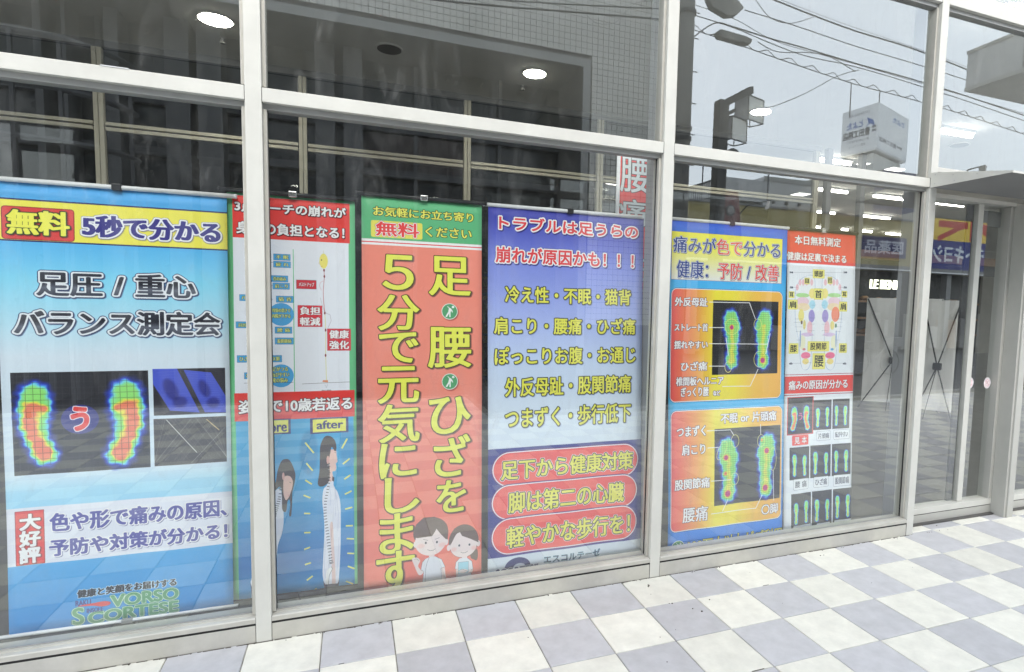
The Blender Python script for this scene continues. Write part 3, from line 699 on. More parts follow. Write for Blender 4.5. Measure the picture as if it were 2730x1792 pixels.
def foot(c, tl, br, flip=False, shape=0, hot=None, ramp=RAMP, soft=0.20, px=False, grid=0):
    a, b = (tl, br) if px else (c.p(*tl), c.p(*br)); w, h = b[0]-a[0], b[1]-a[1]; asp = h/w
    W_, H_ = int(w*1.3), int(h*1.12); gx, gy = np.meshgrid((np.arange(W_)-w*.15)/w, (np.arange(H_)-h*.06)/h*asp)
    if flip: gx = 1-gx
    wob = 0.025*np.sin(gx*17+gy*9)+0.02*np.sin(gy*23-gx*8); A = asp
    if shape == 0: out = [(.45, .15*A, .44), (.44, .32*A, .50), (.38, .52*A, .42), (.50, .70*A, .38), (.66, .86*A, .40)]; core = [(.64, .31*A, .09), (.34, .31*A, .17), (.28, .50*A, .14), (.42, .68*A, .13), (.64, .85*A, .22)]
    elif shape == 1: out = [(.55, .15*A, .42), (.48, .30*A, .50), (.44, .48*A, .38), (.44, .66*A, .32), (.48, .86*A, .38)]; core = [(.5, .30*A, .06), (.45, .5*A, .03), (.47, .86*A, .10)]
    else: out = [(.50, .16*A, .40), (.46, .32*A, .46), (.46, .55*A, .30), (.50, .88*A, .34)]; core = [(.48, .3*A, .02), (.5, .88*A, .05)]
    s = capsule(gx, gy, out)+wob; v = 0.58*np.clip(s/soft, 0, 1)
    cc = capsule(gx, gy, core)+wob; v += np.where(s > 0, (0.42 if shape == 0 else 0.16)*np.clip((cc+0.13)/0.15, 0, 1), 0)*np.clip(s/soft*1.4, 0, 1)
    for (hx, hy, hr, hv) in (hot or []): v = np.maximum(v, np.where(s > 0, hv*np.clip(1.5-np.hypot(gx-hx, gy-hy*A)/hr, 0, 1), 0))
    v = blur(v.astype(np.float32), max(1, w*0.012)); stops = [q[0] for q in ramp]
    col = np.stack([np.interp(v, stops, [q[1][i]/255 for q in ramp]) for i in range(3)], 2).astype(np.float32)
    al = np.clip(blur(np.clip((s+0.13)/0.16, 0, 1).astype(np.float32), 2), 0, 1)
    r0, c0 = int(a[1]-h*.06), int(a[0]-w*.15); c.put(al.astype(np.float32), col, r0, c0)
    if grid:
        g0, g1 = (-r0) % grid, (-c0) % grid; m = np.zeros((H_, W_), np.float32)
        for e in (0, 1): m[g0+e::grid, :] = 1; m[:, g1+e::grid] = 1
        c.put(m*(s > 0.02), (60, 66, 50), r0, c0, 0.55)
def darkphoto(c, tl, br, col=(38, 38, 44), grid=9, gcol=(70, 70, 78)):
    a, b = c.p(*tl), c.p(*br); x0, y0, x1, y1 = int(a[0]), int(a[1]), int(b[0]), int(b[1]); c.rectpx(x0, y0, x1, y1, col)
    if grid:
        m = np.zeros((y1-y0, x1-x0), np.float32); g0, g1 = (-y0) % grid, (-x0) % grid; m[g0::grid, :] = 1; m[:, g1::grid] = 1; c.put(m, gcol, y0, x0, 0.45)
    return x0, y0, x1, y1
YEL, BLK, WHT, NAVY, RED = (236, 232, 92), (32, 40, 30), (240, 242, 246), (62, 62, 128), (214, 66, 62)
ALLB = []
def banner(name, TL, TR, BL, BR, y0, y1, ppm, base, label, rail, railx=None, group='hanging advertising banners', seed=0, clip=True, bottom_rail=False, painter=None, wave=0.0045, lift=0.5):
    yf, conv = leaner(y0, y1); q = [conv(*p) for p in (TL, TR, BL, BR)]
    x0, x1 = (q[0][0]+q[2][0])/2, (q[1][0]+q[3][0])/2; z1 = (q[0][1]+q[1][1])/2; z0 = (q[2][1]+q[3][1])/2
    c = Canvas(x0, x1, z0, z1, ppm, base, conv=conv); painter(c)
    # faint cloth weave and creases in the print
    c.a = np.clip(c.a, 0, 1); c.a = np.minimum(c.a+lift*c.a**2*(1-c.a), 0.965)
    c.a *= (1+rng.normal(0, 0.012, (c.H, c.W, 1))).astype(np.float32)
    t = thing(name, ((x0+x1)/2, (y0+y1)/2, z0), label, 'banner', group)
    m = print_mat('printed_cloth', c)
    r = np.random.default_rng(seed); ph = r.uniform(0, 6, 6)
    o = sheet('fabric', x0, x1, z0, z1, 0.0, m, t, wave=wave, seed=seed)
    for v in o.data.vertices: v.co.y += yf(v.co.z+t.location.z)
    ra, rb = railx or (x0-.012, x1+.012); zr = z1+0.006; yr = yf(z1)-.004
    MB().tube([(ra, yr, zr), (rb, yr, zr)], 0.0095, 12).build('top_rail', MT['whitem'] if rail == 'white' else MT['black'], t, smooth=True)
    for e in (ra, rb): MB().tube([(e-.004, yr, zr), (e+.004, yr, zr)], 0.0105, 12).build('end_cap', MT['whitem'] if rail == 'white' else MT['black'], t, smooth=True)
    xc = (x0+x1)/2
    if clip:
        MB().box(xc-.017, xc+.017, yr-.013, yr+.014, zr-.013, zr+.014).build('clip', MT['black'] if rail == 'white' else MT['chrome'], t, bevel=.003)
        MB().tube([(xc, yr+.02, zr), (xc, yr+.02, 0.0125)], 0.006, 6).build('stand_pole', MT['black'], t)
    if bottom_rail:
        MB().tube([(x0-.03, yf(z0)-.004, z0+.004), (x1+.02, yf(z0)-.004, z0-.002)], 0.0075, 12).build('bottom_rail', MT['whitem'], t, smooth=True)
        MB().box(xc-.02, xc+.02, yf(z0)-.014, yf(z0)+.006, z0-.008, z0+.010).build('bottom_clip', MT['bead'], t, bevel=.002)
    return t, c, conv, yf

c1, c2, c3 = K(0, 460, 640/1999), K(0, 930, 640/1999), K(0, 1300, 700/2222)
def paint1(c):
    c.k = c1; Y = lambda y, k=c1: (setattr(c, 'k', k), c.p(1000, y)[1])[1]
    c.vgrad([(0, (74, 150, 216)), (Y(640), (88, 170, 232)), (Y(900), (120, 200, 246)), (Y(1250), (166, 214, 246)), (Y(60, c2), (205, 222, 242)), (Y(1000, c2), (198, 220, 244)), (Y(1150, c2), (150, 206, 246)), (Y(330, c3), (120, 190, 238)), (Y(620, c3), (62, 150, 216)), (Y(1150, c3), (40, 124, 196)), (c.H, (40, 124, 196))])
    c.k = c1; c.band((1000, 272), (1000, 612), (44, 44, 92)); c.band((1000, 284), (1000, 600), (238, 224, 84))
    c.rect((14, 278), (618, 574), (208, 62, 60), r=10, border=[(3, (120, 40, 40))])
    c.text('無料', (48, 300), (585, 535), (240, 232, 84), [(4, (44, 60, 30))], bold=(5, 2), shadow=(3, 3, (60, 20, 20), 2, 4))
    c.text('5秒で分かる', (680, 345), (1838, 592), (60, 56, 122), [(6, (236, 236, 246)), (7.4, (90, 90, 140))], bold=(5, 2.5), shadow=(3, 4, (90, 90, 110), 2, 6))
    for t, a, b in (('足圧 / 重心', (298, 818), (1635, 1052)), ('バランス測定会', (112, 1142), (1838, 1358))):
        c.text(t, a, b, (44, 46, 58), [(9, (34, 44, 78)), (6.5, (228, 232, 246))], bold=(4, 1.5), shadow=(4, 4, (50, 60, 90), 1, 8), gradient=[(0, (70, 72, 84)), (.45, (30, 30, 40)), (.6, (88, 92, 104)), (1, (30, 32, 44))])
    c.k = c2; x0, y0, x1, y1 = darkphoto(c, (88, 200), (1250, 990), (42, 42, 48), 24, (100, 100, 108))
    foot(c, (135, 285), (480, 975), False, 0, grid=24, soft=.22); foot(c, (865, 262), (1205, 965), True, 0, grid=24, soft=.22)
    c.ell((665, 588), 158, 122, (48, 50, 120)); c.text('う', (582, 482), (745, 682), (226, 64, 62), [(3, (240, 230, 240))], bold=(5, 5))
    a, b = c.p(1270, 168), c.p(1878, 535); c.rectpx(a[0], a[1], b[0], b[1], (44, 42, 50)); X = lambda u, v: (a[0]+(b[0]-a[0])*u, a[1]+(b[1]-a[1])*v)
    for P in (((0, 0), (.33, 0), (.63, .97), (.22, .90), (0, .32)), ((.42, .03), (.80, .10), (1, .62), (1, .99), (.70, .97))):
        c.polypx([X(*q) for q in P], (70, 84, 190)); 
    for k in range(16): c.linepx([X(.02+k*.03, .02+k*.058), X(.33+.018*k, .0+k*.06)], 1, (120, 135, 225), .5); c.linepx([X(.44+k*.017, .04+k*.055), X(.80+.012*k, .10+k*.05)], 1, (120, 135, 225), .5)
    for u, v, rx, ry in ((.24, .45, .09, .25), (.36, .72, .10, .12), (.70, .45, .07, .2), (.82, .76, .09, .12)): p = X(u, v); c.ellpx(p[0], p[1], rx*(b[0]-a[0]), ry*(b[1]-a[1]), (34, 32, 90), .6, rot=-20, soft=5)
    a, b = c.p(1275, 587), c.p(1885, 942); c.rectpx(a[0], a[1], b[0], b[1], (62, 60, 62))
    r = random.Random(3); x0, y0, x1, y1 = a[0], a[1], b[0], b[1]
    def cl(u, v, u2, v2, w, col, al): c.linepx([(x0+(x1-x0)*u, y0+(y1-y0)*v), (x0+(x1-x0)*u2, y0+(y1-y0)*v2)], w, col, al)
    for k in range(15):
        s = r.uniform(0, .9); cl(s, 0, min(1, s+.45), min(1, .45*2), 1, (190, 188, 180), .35)
        s = r.uniform(.1, 1); cl(s, 0, max(0, s-.5), .9, 1, (190, 188, 180), .3)
    cl(.17, .02, .58, .76, 2.5, (235, 235, 225), .9); cl(.72, .05, .9, .3, 3, (225, 195, 130), .9); cl(.98, .25, .5, .98, 1.5, (210, 208, 200), .5)
    c.k = c3; c.rectpx(-4, c.p(1000, 112)[1], c.W+4, c.p(1000, 577)[1], (218, 222, 238))
    c.rect((122, 215), (372, 640), (218, 60, 56), border=[(2, (130, 50, 50))])
    for ch, y in (('大', 235), ('好', 377), ('評', 515)): c.text(ch, (152, y), (340, y+122), (246, 246, 246), [(1.5, (120, 40, 40))], bold=(3, 3), shadow=(2, 2, (90, 30, 30), 1, 2))
    for t, a, b in (('色や形で痛みの原因、', (408, 226), (1918, 242)), ('予防や対策が分かる！', (405, 448), (1925, 430))): c.text(t, a, b, (72, 72, 146), [(4, (240, 242, 250))], bold=(3, 1.5), shadow=(3, 3, (60, 62, 110), 1, 3))
    c.text('健康と笑顔をお届けする', (655, 866), (1495, 826), (28, 30, 36), [(2.5, (190, 214, 236))], bold=(1.5, 1))
    c.text('VORSO', (935, 914), (1515, 936), (96, 150, 108), [(3.5, (60, 110, 90)), (2.5, (196, 226, 200))], bold=(3, 1.5))
    c.text('S', (612, 1022), (720, 1148), (96, 150, 108), [(3.5, (60, 110, 90)), (2.5, (196, 226, 200))], bold=(3, 1.5))
    c.text('CORTESE', (748, 1052), (1515, 1040), (96, 150, 108), [(3.5, (60, 110, 90)), (2.5, (196, 226, 200))], bold=(3, 1.5))
    c.text('RAKU', (640, 957), (775, 985), (52, 54, 120), [], bold=(1, .6)); c.text('INSOLE', (738, 1020), (876, 1040), (52, 54, 120), [], bold=(.8, .5))
    c.poly([(660, 1003), (700, 990), (800, 972), (880, 958), (935, 965), (925, 990), (860, 1002), (790, 995), (720, 1000)], (214, 72, 70), smooth=True)
B1 = banner('blue_foot_banner', (-8, 486), (603, 521), (20, 1699), (624, 1613), .125, .20, 1000, (80, 160, 230), 'wide blue banner offering free foot pressure and balance measuring, leftmost behind the glass', 'white', railx=(-.66, .262), seed=1, bottom_rail=True, painter=paint1)

c4, c5 = K(560, 480, 420/1131), K(560, 1020, 440/1109)
def paint2(c):
    c.k = c4; G = (96, 176, 122); W2 = (222, 226, 238)
    c.rect((157, 104), (1003, 1600), W2); c.rect((157, 106), (1003, 455), (222, 62, 58))
    for t, a, b in (('3点アーチの崩れが', (172, 142), (976, 276)), ('身体の負担となる！', (185, 292), (966, 424))): c.text(t, a, b, (244, 244, 250), [(2.5, (40, 20, 30))], bold=(2.2, 1.6), shadow=(2, 2, (60, 20, 30), 1, 3))
    c.rect((593, 497), (611, 1530), G)
    BL_ = (74, 150, 208); YL = (214, 220, 120)
    def lab(a, b, t, col=BL_, tc=YL, pad=.16, oc=(20, 50, 60)):
        c.rect(a, b, col, border=[(1.2, (60, 90, 110))]); w, h = b[0]-a[0], b[1]-a[1]
        c.text(t, (a[0]+w*.12, a[1]+h*pad), (b[0]-w*.10, b[1]-h*pad), tc, [(1.4, oc)], bold=(.8, .5))
    for a, b, t in [((455, 530), (575, 578), '不 眠'), ((455, 582), (577, 630), '疲 れ'), ((437, 685), (558, 733), '首の痛み'), ((450, 738), (570, 785), '肩こり'), ((475, 833), (597, 880), '猫 背'), ((467, 1055), (588, 1100), '腰 痛'), ((467, 1133), (598, 1178), '股関節痛'), ((380, 1260), (515, 1305), 'Ｏ・Ｘ脚'), ((212, 822), (320, 868), 'バスト'), ((186, 1017), (330, 1062), 'おなかぽっこり'), ((196, 1260), (320, 1307), 'ひざ痛'), ((248, 1382), (330, 1425), '冷え')]: lab(a, b, t)
    for cy, L in ((965, ('骨盤の開きで', '内臓が下がる')), (1405, ('足がつる', '転びやすい', '靴の悩み'))):
        c.ell((512, cy), 90, 82, BL_, al=1); n = len(L)
        for i, t in enumerate(L): y = cy-10+(i-(n-1)/2)*40; c.text(t, (445, y-15), (578 if n == 2 else 560+10*(i == 1), y+17), YL, [(1.4, (20, 50, 60))], bold=(.8, .5))
    for y in (590, 722, 755, 857, 1068, 1150): c.line([(425, y), (450, y)], 1.6, (60, 50, 50))
    c.line([(412, 640), (430, 760), (440, 880), (425, 1000), (420, 1060), (440, 1120), (432, 1170)], 1.6, (190, 90, 90))
    c.line([(245, 1457), (600, 1452)], 1.4, (60, 60, 60)); c.line([(662, 1462), (1005, 1448)], 1.6, (60, 60, 60))
    lab((620, 717), (762, 783), 'バストアップ', (196, 56, 66), (246, 238, 240), .24, (110, 30, 40))
    for a, b, L in (((630, 900), (805, 1053), ('負担', '軽減')), ((842, 1068), (1010, 1222), ('健康', '強化'))):
        c.rect(a, b, (206, 58, 68), border=[(1.2, (150, 80, 90))])
        for i, t in enumerate(L): c.text(t, (a[0]+14, a[1]+8+i*76), (b[0]-12, a[1]+70+i*76), (244, 240, 244), [(1.6, (110, 30, 40))], bold=(1.8, 1.3))
    c.ell((815, 582), 30, 54, (232, 214, 104)); c.ell((800, 574), 4, 5, (60, 50, 40)); c.line([(786, 585), (780, 600), (790, 606)], 1.2, (160, 130, 60)); c.line([(798, 622), (808, 618)], 1.2, (150, 80, 60)); c.line([(815, 505), (815, 530)], 1.2, (190, 170, 110))
    sp = [(818, 640), (820, 700), (812, 800), (815, 870), (824, 950)]; c.line(sp, 2.6, (176, 92, 92)); c.line([(824, 950), (831, 1080), (830, 1250), (836, 1440)], 2.6, (214, 206, 110))
    for q in ((818, 648), (820, 692), (824, 955), (830, 1077), (830, 1258)): c.ell(q, 6, 11, (120, 50, 54))
    c.line([(818, 722), (792, 735), (785, 760), (800, 792)], 1.3, (190, 110, 120)); c.line([(830, 955), (862, 968), (870, 1010), (848, 1060)], 1.3, (130, 110, 120)); c.line([(792, 845), (806, 900), (822, 945)], 1.2, (150, 140, 140))
    c.poly([(806, 1448), (812, 1436), (846, 1436), (848, 1452)], (214, 130, 90)); c.line([(825, 1468), (835, 1490), (845, 1466)], 1.2, (150, 150, 150)); c.text('かんぴろ', (800, 1505), (870, 1518), (90, 90, 90))
    c.k = c5; c.grad((174, 235), (972, 1470), [(0, (66, 158, 210)), (.45, (44, 140, 198)), (.75, (24, 104, 170)), (1, (50, 138, 186))], axis=1)
    for (a, b), t in zip((((0, 236), (0, 470))), ('',)): pass
    c.ell((665, 470), 62, 150, (24, 110, 160), .55, soft=6); c.ell((930, 420), 60, 150, (24, 110, 160), .45, soft=6)
    c.rect((163, 72), (972, 225), (222, 62, 58)); c.text('姿勢で10歳若返る', (190, 118), (955, 178), (244, 244, 250), [(2.5, (50, 20, 30))], bold=(2.4, 1.7), shadow=(2, 2, (60, 20, 30), 1, 3))
    for a, b, t, ta, tb in (((265, 252), (543, 342), 'before', (300, 268), (517, 328)), ((672, 240), (930, 332), 'after', (716, 256), (895, 305))):
        c.rect(a, b, (52, 54, 112)); c.rect((a[0]+18, a[1]+8), (b[0]-16, b[1]-9), (228, 226, 96)); c.text(t, ta, tb, (48, 50, 112), bold=(1.6, 1.2))
    YD = (224, 222, 104)
    for p, q in [((640, 402), (697, 472)), ((647, 540), (690, 592)), ((640, 655), (684, 683)), ((628, 757), (674, 775)), ((632, 880), (673, 881)), ((632, 1010), (675, 1008)), ((632, 1123), (672, 1108)), ((637, 1225), (678, 1212)), ((650, 1330), (690, 1300)), ((677, 1412), (717, 1384)), ((885, 442), (922, 375)), ((892, 548), (938, 510)), ((902, 650), (944, 620)), ((905, 752), (951, 728)), ((908, 852), (956, 838)), ((912, 965), (960, 962)), ((918, 1050), (967, 1051)), ((922, 1148), (968, 1149)), ((925, 1235), (970, 1250)), ((914, 1336), (961, 1352))]: c.line([p, q], 8, YD)
    hair, skin, shirt = (52, 38, 38), (222, 176, 164), (214, 218, 236)
    # after: upright woman in profile
    c.poly([(760, 1340), (775, 1412), (860, 1400), (868, 1330)], (60, 58, 76))
    c.poly([(798, 640), (826, 640), (832, 700), (858, 740), (876, 820), (878, 960), (876, 1120), (868, 1290), (858, 1350), (815, 1375), (775, 1360), (757, 1300), (760, 1180), (768, 1000), (762, 880), (754, 800), (762, 720), (785, 690)], shirt, smooth=True)
    c.poly([(806, 962), (824, 950), (832, 1100), (843, 1300), (840, 1400), (820, 1402), (818, 1300), (812, 1100)], (214, 184, 180), smooth=True)
    c.poly([(790, 470), (842, 450), (850, 490), (856, 530), (845, 545), (849, 570), (842, 594), (822, 602), (828, 650), (800, 668), (790, 600)], skin, smooth=True)
    c.poly([(772, 362), (812, 362), (840, 392), (849, 436), (840, 462), (818, 432), (808, 470), (800, 520), (804, 600), (800, 660), (775, 690), (745, 700), (724, 680), (735, 600), (738, 500), (742, 420)], hair, smooth=True)
    c.poly([(822, 630), (835, 640), (832, 668), (820, 660)], hair); c.line([(836, 470), (846, 472)], 1.6, (50, 40, 40)); c.line([(838, 575), (848, 572)], 1.6, (170, 90, 90)); c.ell((792, 520), 10, 28, (205, 150, 140))
    def spine(P, w):
        Q = cr(c.pts(P), 8)[:-16]
        for i in range(0, len(Q)-2, 2):
            a, b = Q[i], Q[i+1]; d = b-a; n = np.array([-d[1], d[0]])/(np.hypot(*d)+1e-6)*w*(0.55+0.45*i/len(Q))
            c.linepx([a-n, a+n*.8], 3.6, (24, 24, 30)); c.linepx([a-n+d, a+n*.8+d], 1.4, (240, 240, 246))
    spine([(795, 590), (800, 640), (790, 720), (775, 800), (772, 880), (780, 960), (790, 1040), (800, 1120), (810, 1200), (815, 1235), (795, 1300)], 11)
    c.poly([(815, 1240), (822, 1255), (800, 1300), (792, 1388), (782, 1388), (772, 1310), (785, 1262)], (235, 236, 242)); c.line([(815, 1240), (822, 1255), (800, 1300), (792, 1388)], 1.6, (24, 24, 30))
    for P in ([(800, 700), (812, 760), (806, 830)], [(850, 760), (862, 880), (858, 1000)], [(836, 700), (846, 790), (842, 900)], [(866, 1040), (860, 1180), (850, 1300)], [(772, 1120), (768, 1230), (776, 1320)]): c.line(P, 4, (184, 190, 214), .8)
    c.poly([(768, 1360), (860, 1352), (862, 1420), (772, 1420)], (58, 56, 78), .9)
    # before: stooping woman
    c.poly([(300, 880), (420, 745), (470, 716), (486, 800), (494, 920), (484, 1010), (455, 1100), (430, 1230), (330, 1300), (300, 1200)], shirt, smooth=True)
    c.poly([(275, 830), (288, 812), (300, 900), (300, 1300), (285, 1220), (284, 950)], skin); c.poly([(272, 1340), (300, 1240), (420, 1300), (424, 1480), (280, 1490)], (226, 228, 238)); c.poly([(270, 1345), (284, 1480), (305, 1490), (302, 1440)], (70, 64, 90))
    c.poly([(484, 610), (530, 620), (552, 650), (556, 690), (546, 725), (543, 750), (530, 775), (512, 805), (494, 780), (480, 720), (478, 650)], skin, smooth=True)
    c.poly([(505, 514), (535, 522), (562, 575), (573, 620), (568, 670), (553, 740), (550, 820), (544, 895), (530, 893), (538, 830), (535, 790), (520, 800), (512, 860), (500, 872), (484, 850), (482, 760), (470, 700), (420, 740), (416, 700), (440, 670), (455, 590), (478, 530)], hair, smooth=True)
    c.poly([(496, 640), (532, 628), (554, 655), (554, 695), (540, 745), (524, 780), (506, 790), (492, 740)], skin, smooth=True); c.line([(532, 668), (546, 676)], 1.6, (50, 40, 40)); c.line([(522, 756), (536, 765)], 1.8, (190, 90, 90)); c.ell((492, 630), 9, 26, (205, 150, 140))
    spine([(470, 715), (466, 770), (450, 830), (432, 880), (425, 920), (410, 980)], 12)
    c.rectpx(-2, c.H-9, c.W+2, c.H+2, (40, 40, 46))
B2 = banner('posture_banner', (604, 512), (936, 533), (621, 1604), (963, 1562), .135, .21, 1150, (96, 176, 122), 'green-edged posture banner with before and after women, crossed by the first mullion', 'black', railx=(.195, .76), seed=2, painter=paint2)

c6, c7 = K(940, 500, 380/1023), K(940, 1050, 380/1041)
def walker(c, p, r):
    c.ell(p, r, r, (226, 236, 226)); c.ell(p, r*.92, r*.92, (84, 148, 104)); x, y = p
    for P in ([(x-.05*r, y-.5*r), (x+.25*r, y-.3*r), (x+.12*r, y+.12*r), (x-.2*r, y+.1*r)], [(x-.18*r, y+.1*r), (x+.1*r, y+.1*r), (x+.12*r, y+.7*r), (x-.05*r, y+.7*r), (x-.06*r, y+.3*r)], [(x-.2*r, y+.08*r), (x-.02*r, y+.15*r), (x-.35*r, y+.7*r), (x-.52*r, y+.62*r)], [(x+.1*r, y-.3*r), (x+.3*r, y-.2*r), (x+.42*r, y+.1*r), (x+.3*r, y+.12*r)], [(x-.3*r, y-.62*r), (x-.22*r, y-.66*r), (x-.05*r, y-.45*r), (x-.1*r, y-.4*r)]): c.poly(P, (236, 242, 236))
    c.ell((x+.42*r, y-.55*r), .16*r, .15*r, (236, 242, 236))
def paint3(c):
    c.k = c6; c.vgrad([(0, (255, 128, 112)), (c.H*.5, (255, 132, 116)), (c.H, (255, 116, 102))])
    c.band((500, -20), (500, 388), (88, 168, 116)); c.band((500, 388), (500, 405), (240, 240, 244)); c.band((500, 405), (500, 412), (224, 60, 60)); c.band((500, 412), (500, 428), (244, 236, 238))
    c.text('お気軽にお立ち寄り', (148, 130), (868, 252), (232, 228, 96), [(2.8, (36, 44, 26))], bold=(1.8, 1.3)); c.rect((132, 232), (502, 374), (226, 214, 92), r=10)
    c.text('無料', (165, 240), (478, 362), (226, 60, 62), [(3.5, (246, 246, 240)), (4.6, (120, 60, 60))], bold=(2.6, 1.6)); c.text('ください', (522, 278), (856, 372), (232, 228, 96), [(2.8, (36, 44, 26))], bold=(1.8, 1.3))
    Ty = dict(fill=(228, 230, 88), outs=[(4, (40, 44, 26))], shadow=(6, 5, (84, 70, 64), 2, 6)); bo = (6, 3)
    def ch(t, k, a, b): c.k = k; c.text(t, a, b, bold=bo, **Ty)
    for t, k, a, b in (('５', c6, (212, 478), (440, 738)), ('分', c6, (175, 766), (482, 1026)), ('で', c6, (188, 1038), (474, 1256)), ('元', c6, (178, 1286), (478, 1542)), ('気', c7, (182, 80), (490, 345)), ('に', c7, (192, 365), (470, 600)), ('し', c7, (232, 615), (490, 856)), ('ま', c7, (195, 885), (450, 1150)), ('す', c7, (172, 1168), (456, 1440)), ('足', c6, (546, 488), (850, 780)), ('腰', c6, (538, 1000), (852, 1290)), ('ひ', c7, (556, 26), (862, 282)), ('ざ', c7, (590, 306), (860, 590)), ('を', c7, (610, 638), (830, 855))): ch(t, k, a, b)
    c.k = c6
    for p in ((697, 890), (697, 1392)): c.ell((p[0]+6, p[1]+7), 60, 60, (90, 60, 60), .6, soft=3); walker(c, p, 58)
    c.k = c7; sk, hr, wt, ln = (236, 214, 212), (104, 88, 82), (222, 226, 244), (52, 52, 64)
    # cartoon girl
    c.poly([(862, 1160), (905, 1130), (915, 1180), (905, 1215), (885, 1210), (865, 1200)], hr, smooth=True)
    c.ell((812, 1078), 108, 122, hr); c.ell((702, 1128), 14, 22, sk); c.ell((918, 1092), 14, 22, sk); c.ell((810, 1102), 97, 95, sk)
    c.poly([(710, 1060), (745, 985), (800, 965), (770, 1010), (745, 1050), (715, 1110)], hr); c.poly([(775, 975), (860, 980), (905, 1020), (920, 1085), (860, 1060), (800, 1040), (778, 1000)], hr)
    for q in ((780, 1111), (854, 1103)): c.ell(q, 7, 8, ln)
    for q in ((740, 1140), (888, 1125)): c.ell(q, 22, 15, (244, 176, 170), .6, soft=3)
    c.line([(790, 1158), (805, 1166), (825, 1163), (842, 1150)], 1.8, ln)
    c.rect((800, 1188), (838, 1215), sk); c.poly([(782, 1205), (838, 1200), (872, 1225), (880, 1280), (862, 1290), (870, 1330), (760, 1345), (768, 1285), (750, 1282), (756, 1235)], wt); c.line([(782, 1205), (756, 1235), (750, 1282), (768, 1285), (760, 1345)], 1.2, ln); c.line([(838, 1200), (872, 1225), (880, 1280), (862, 1290), (870, 1330)], 1.2, ln)
    c.rect((774, 1236), (846, 1306), (150, 206, 230), border=[(1, ln)]); c.ell((808, 1298), 34, 14, sk); c.line([(775, 1298), (800, 1284), (845, 1300)], 1.2, ln); c.poly([(757, 1284), (772, 1286), (772, 1345), (757, 1345)], sk); c.poly([(860, 1290), (880, 1283), (872, 1308), (842, 1310)], sk)
    # cartoon boy
    c.ell((572, 1012), 126, 110, hr); c.ell((460, 1105), 15, 24, sk); c.ell((684, 1080), 15, 26, sk); c.ell((570, 1080), 112, 103, sk)
    c.poly([(455, 1050), (462, 960), (520, 905), (600, 898), (660, 930), (700, 1000), (695, 1065), (680, 1062), (640, 1020), (612, 985), (600, 1010), (580, 1040), (530, 1048), (475, 1058)], hr, smooth=False)
    for q in ((535, 1091), (616, 1083)): c.ell(q, 7, 9, ln)
    c.line([(517, 1066), (552, 1072)], 1.6, ln); c.line([(600, 1064), (635, 1050)], 1.6, ln)
    for q in ((500, 1115), (655, 1103)): c.ell(q, 26, 17, (244, 176, 170), .6, soft=3)
    c.line([(546, 1140), (565, 1147), (590, 1143), (605, 1132)], 1.8, ln)
    c.rect((558, 1178), (598, 1205), sk); c.poly([(560, 1195), (605, 1188), (650, 1210), (676, 1265), (650, 1275), (660, 1390), (512, 1390), (520, 1300), (500, 1290), (510, 1235), (530, 1210)], wt)
    c.line([(530, 1210), (510, 1235), (500, 1290), (520, 1300), (512, 1390)], 1.2, ln); c.line([(605, 1188), (650, 1210), (676, 1265), (645, 1275), (652, 1390)], 1.2, ln); c.line([(560, 1195), (545, 1235), (535, 1280), (530, 1390)], 1.2, ln)
    c.poly([(648, 1276), (674, 1268), (684, 1390), (656, 1390)], sk); c.poly([(435, 1210), (470, 1200), (494, 1222), (480, 1262), (500, 1292), (520, 1302), (500, 1328), (478, 1320), (452, 1260)], sk, smooth=True); c.line([(450, 1215), (470, 1210), (486, 1225)], 1.2, ln)
B3 = banner('red_knee_banner', (969, 521), (1283, 545), (965, 1580), (1285, 1536), .125, .205, 1150, (250, 100, 92), 'salmon red banner with big yellow vertical lettering and two cartoon helpers', 'black', railx=(.757, 1.372), seed=3, painter=paint3)

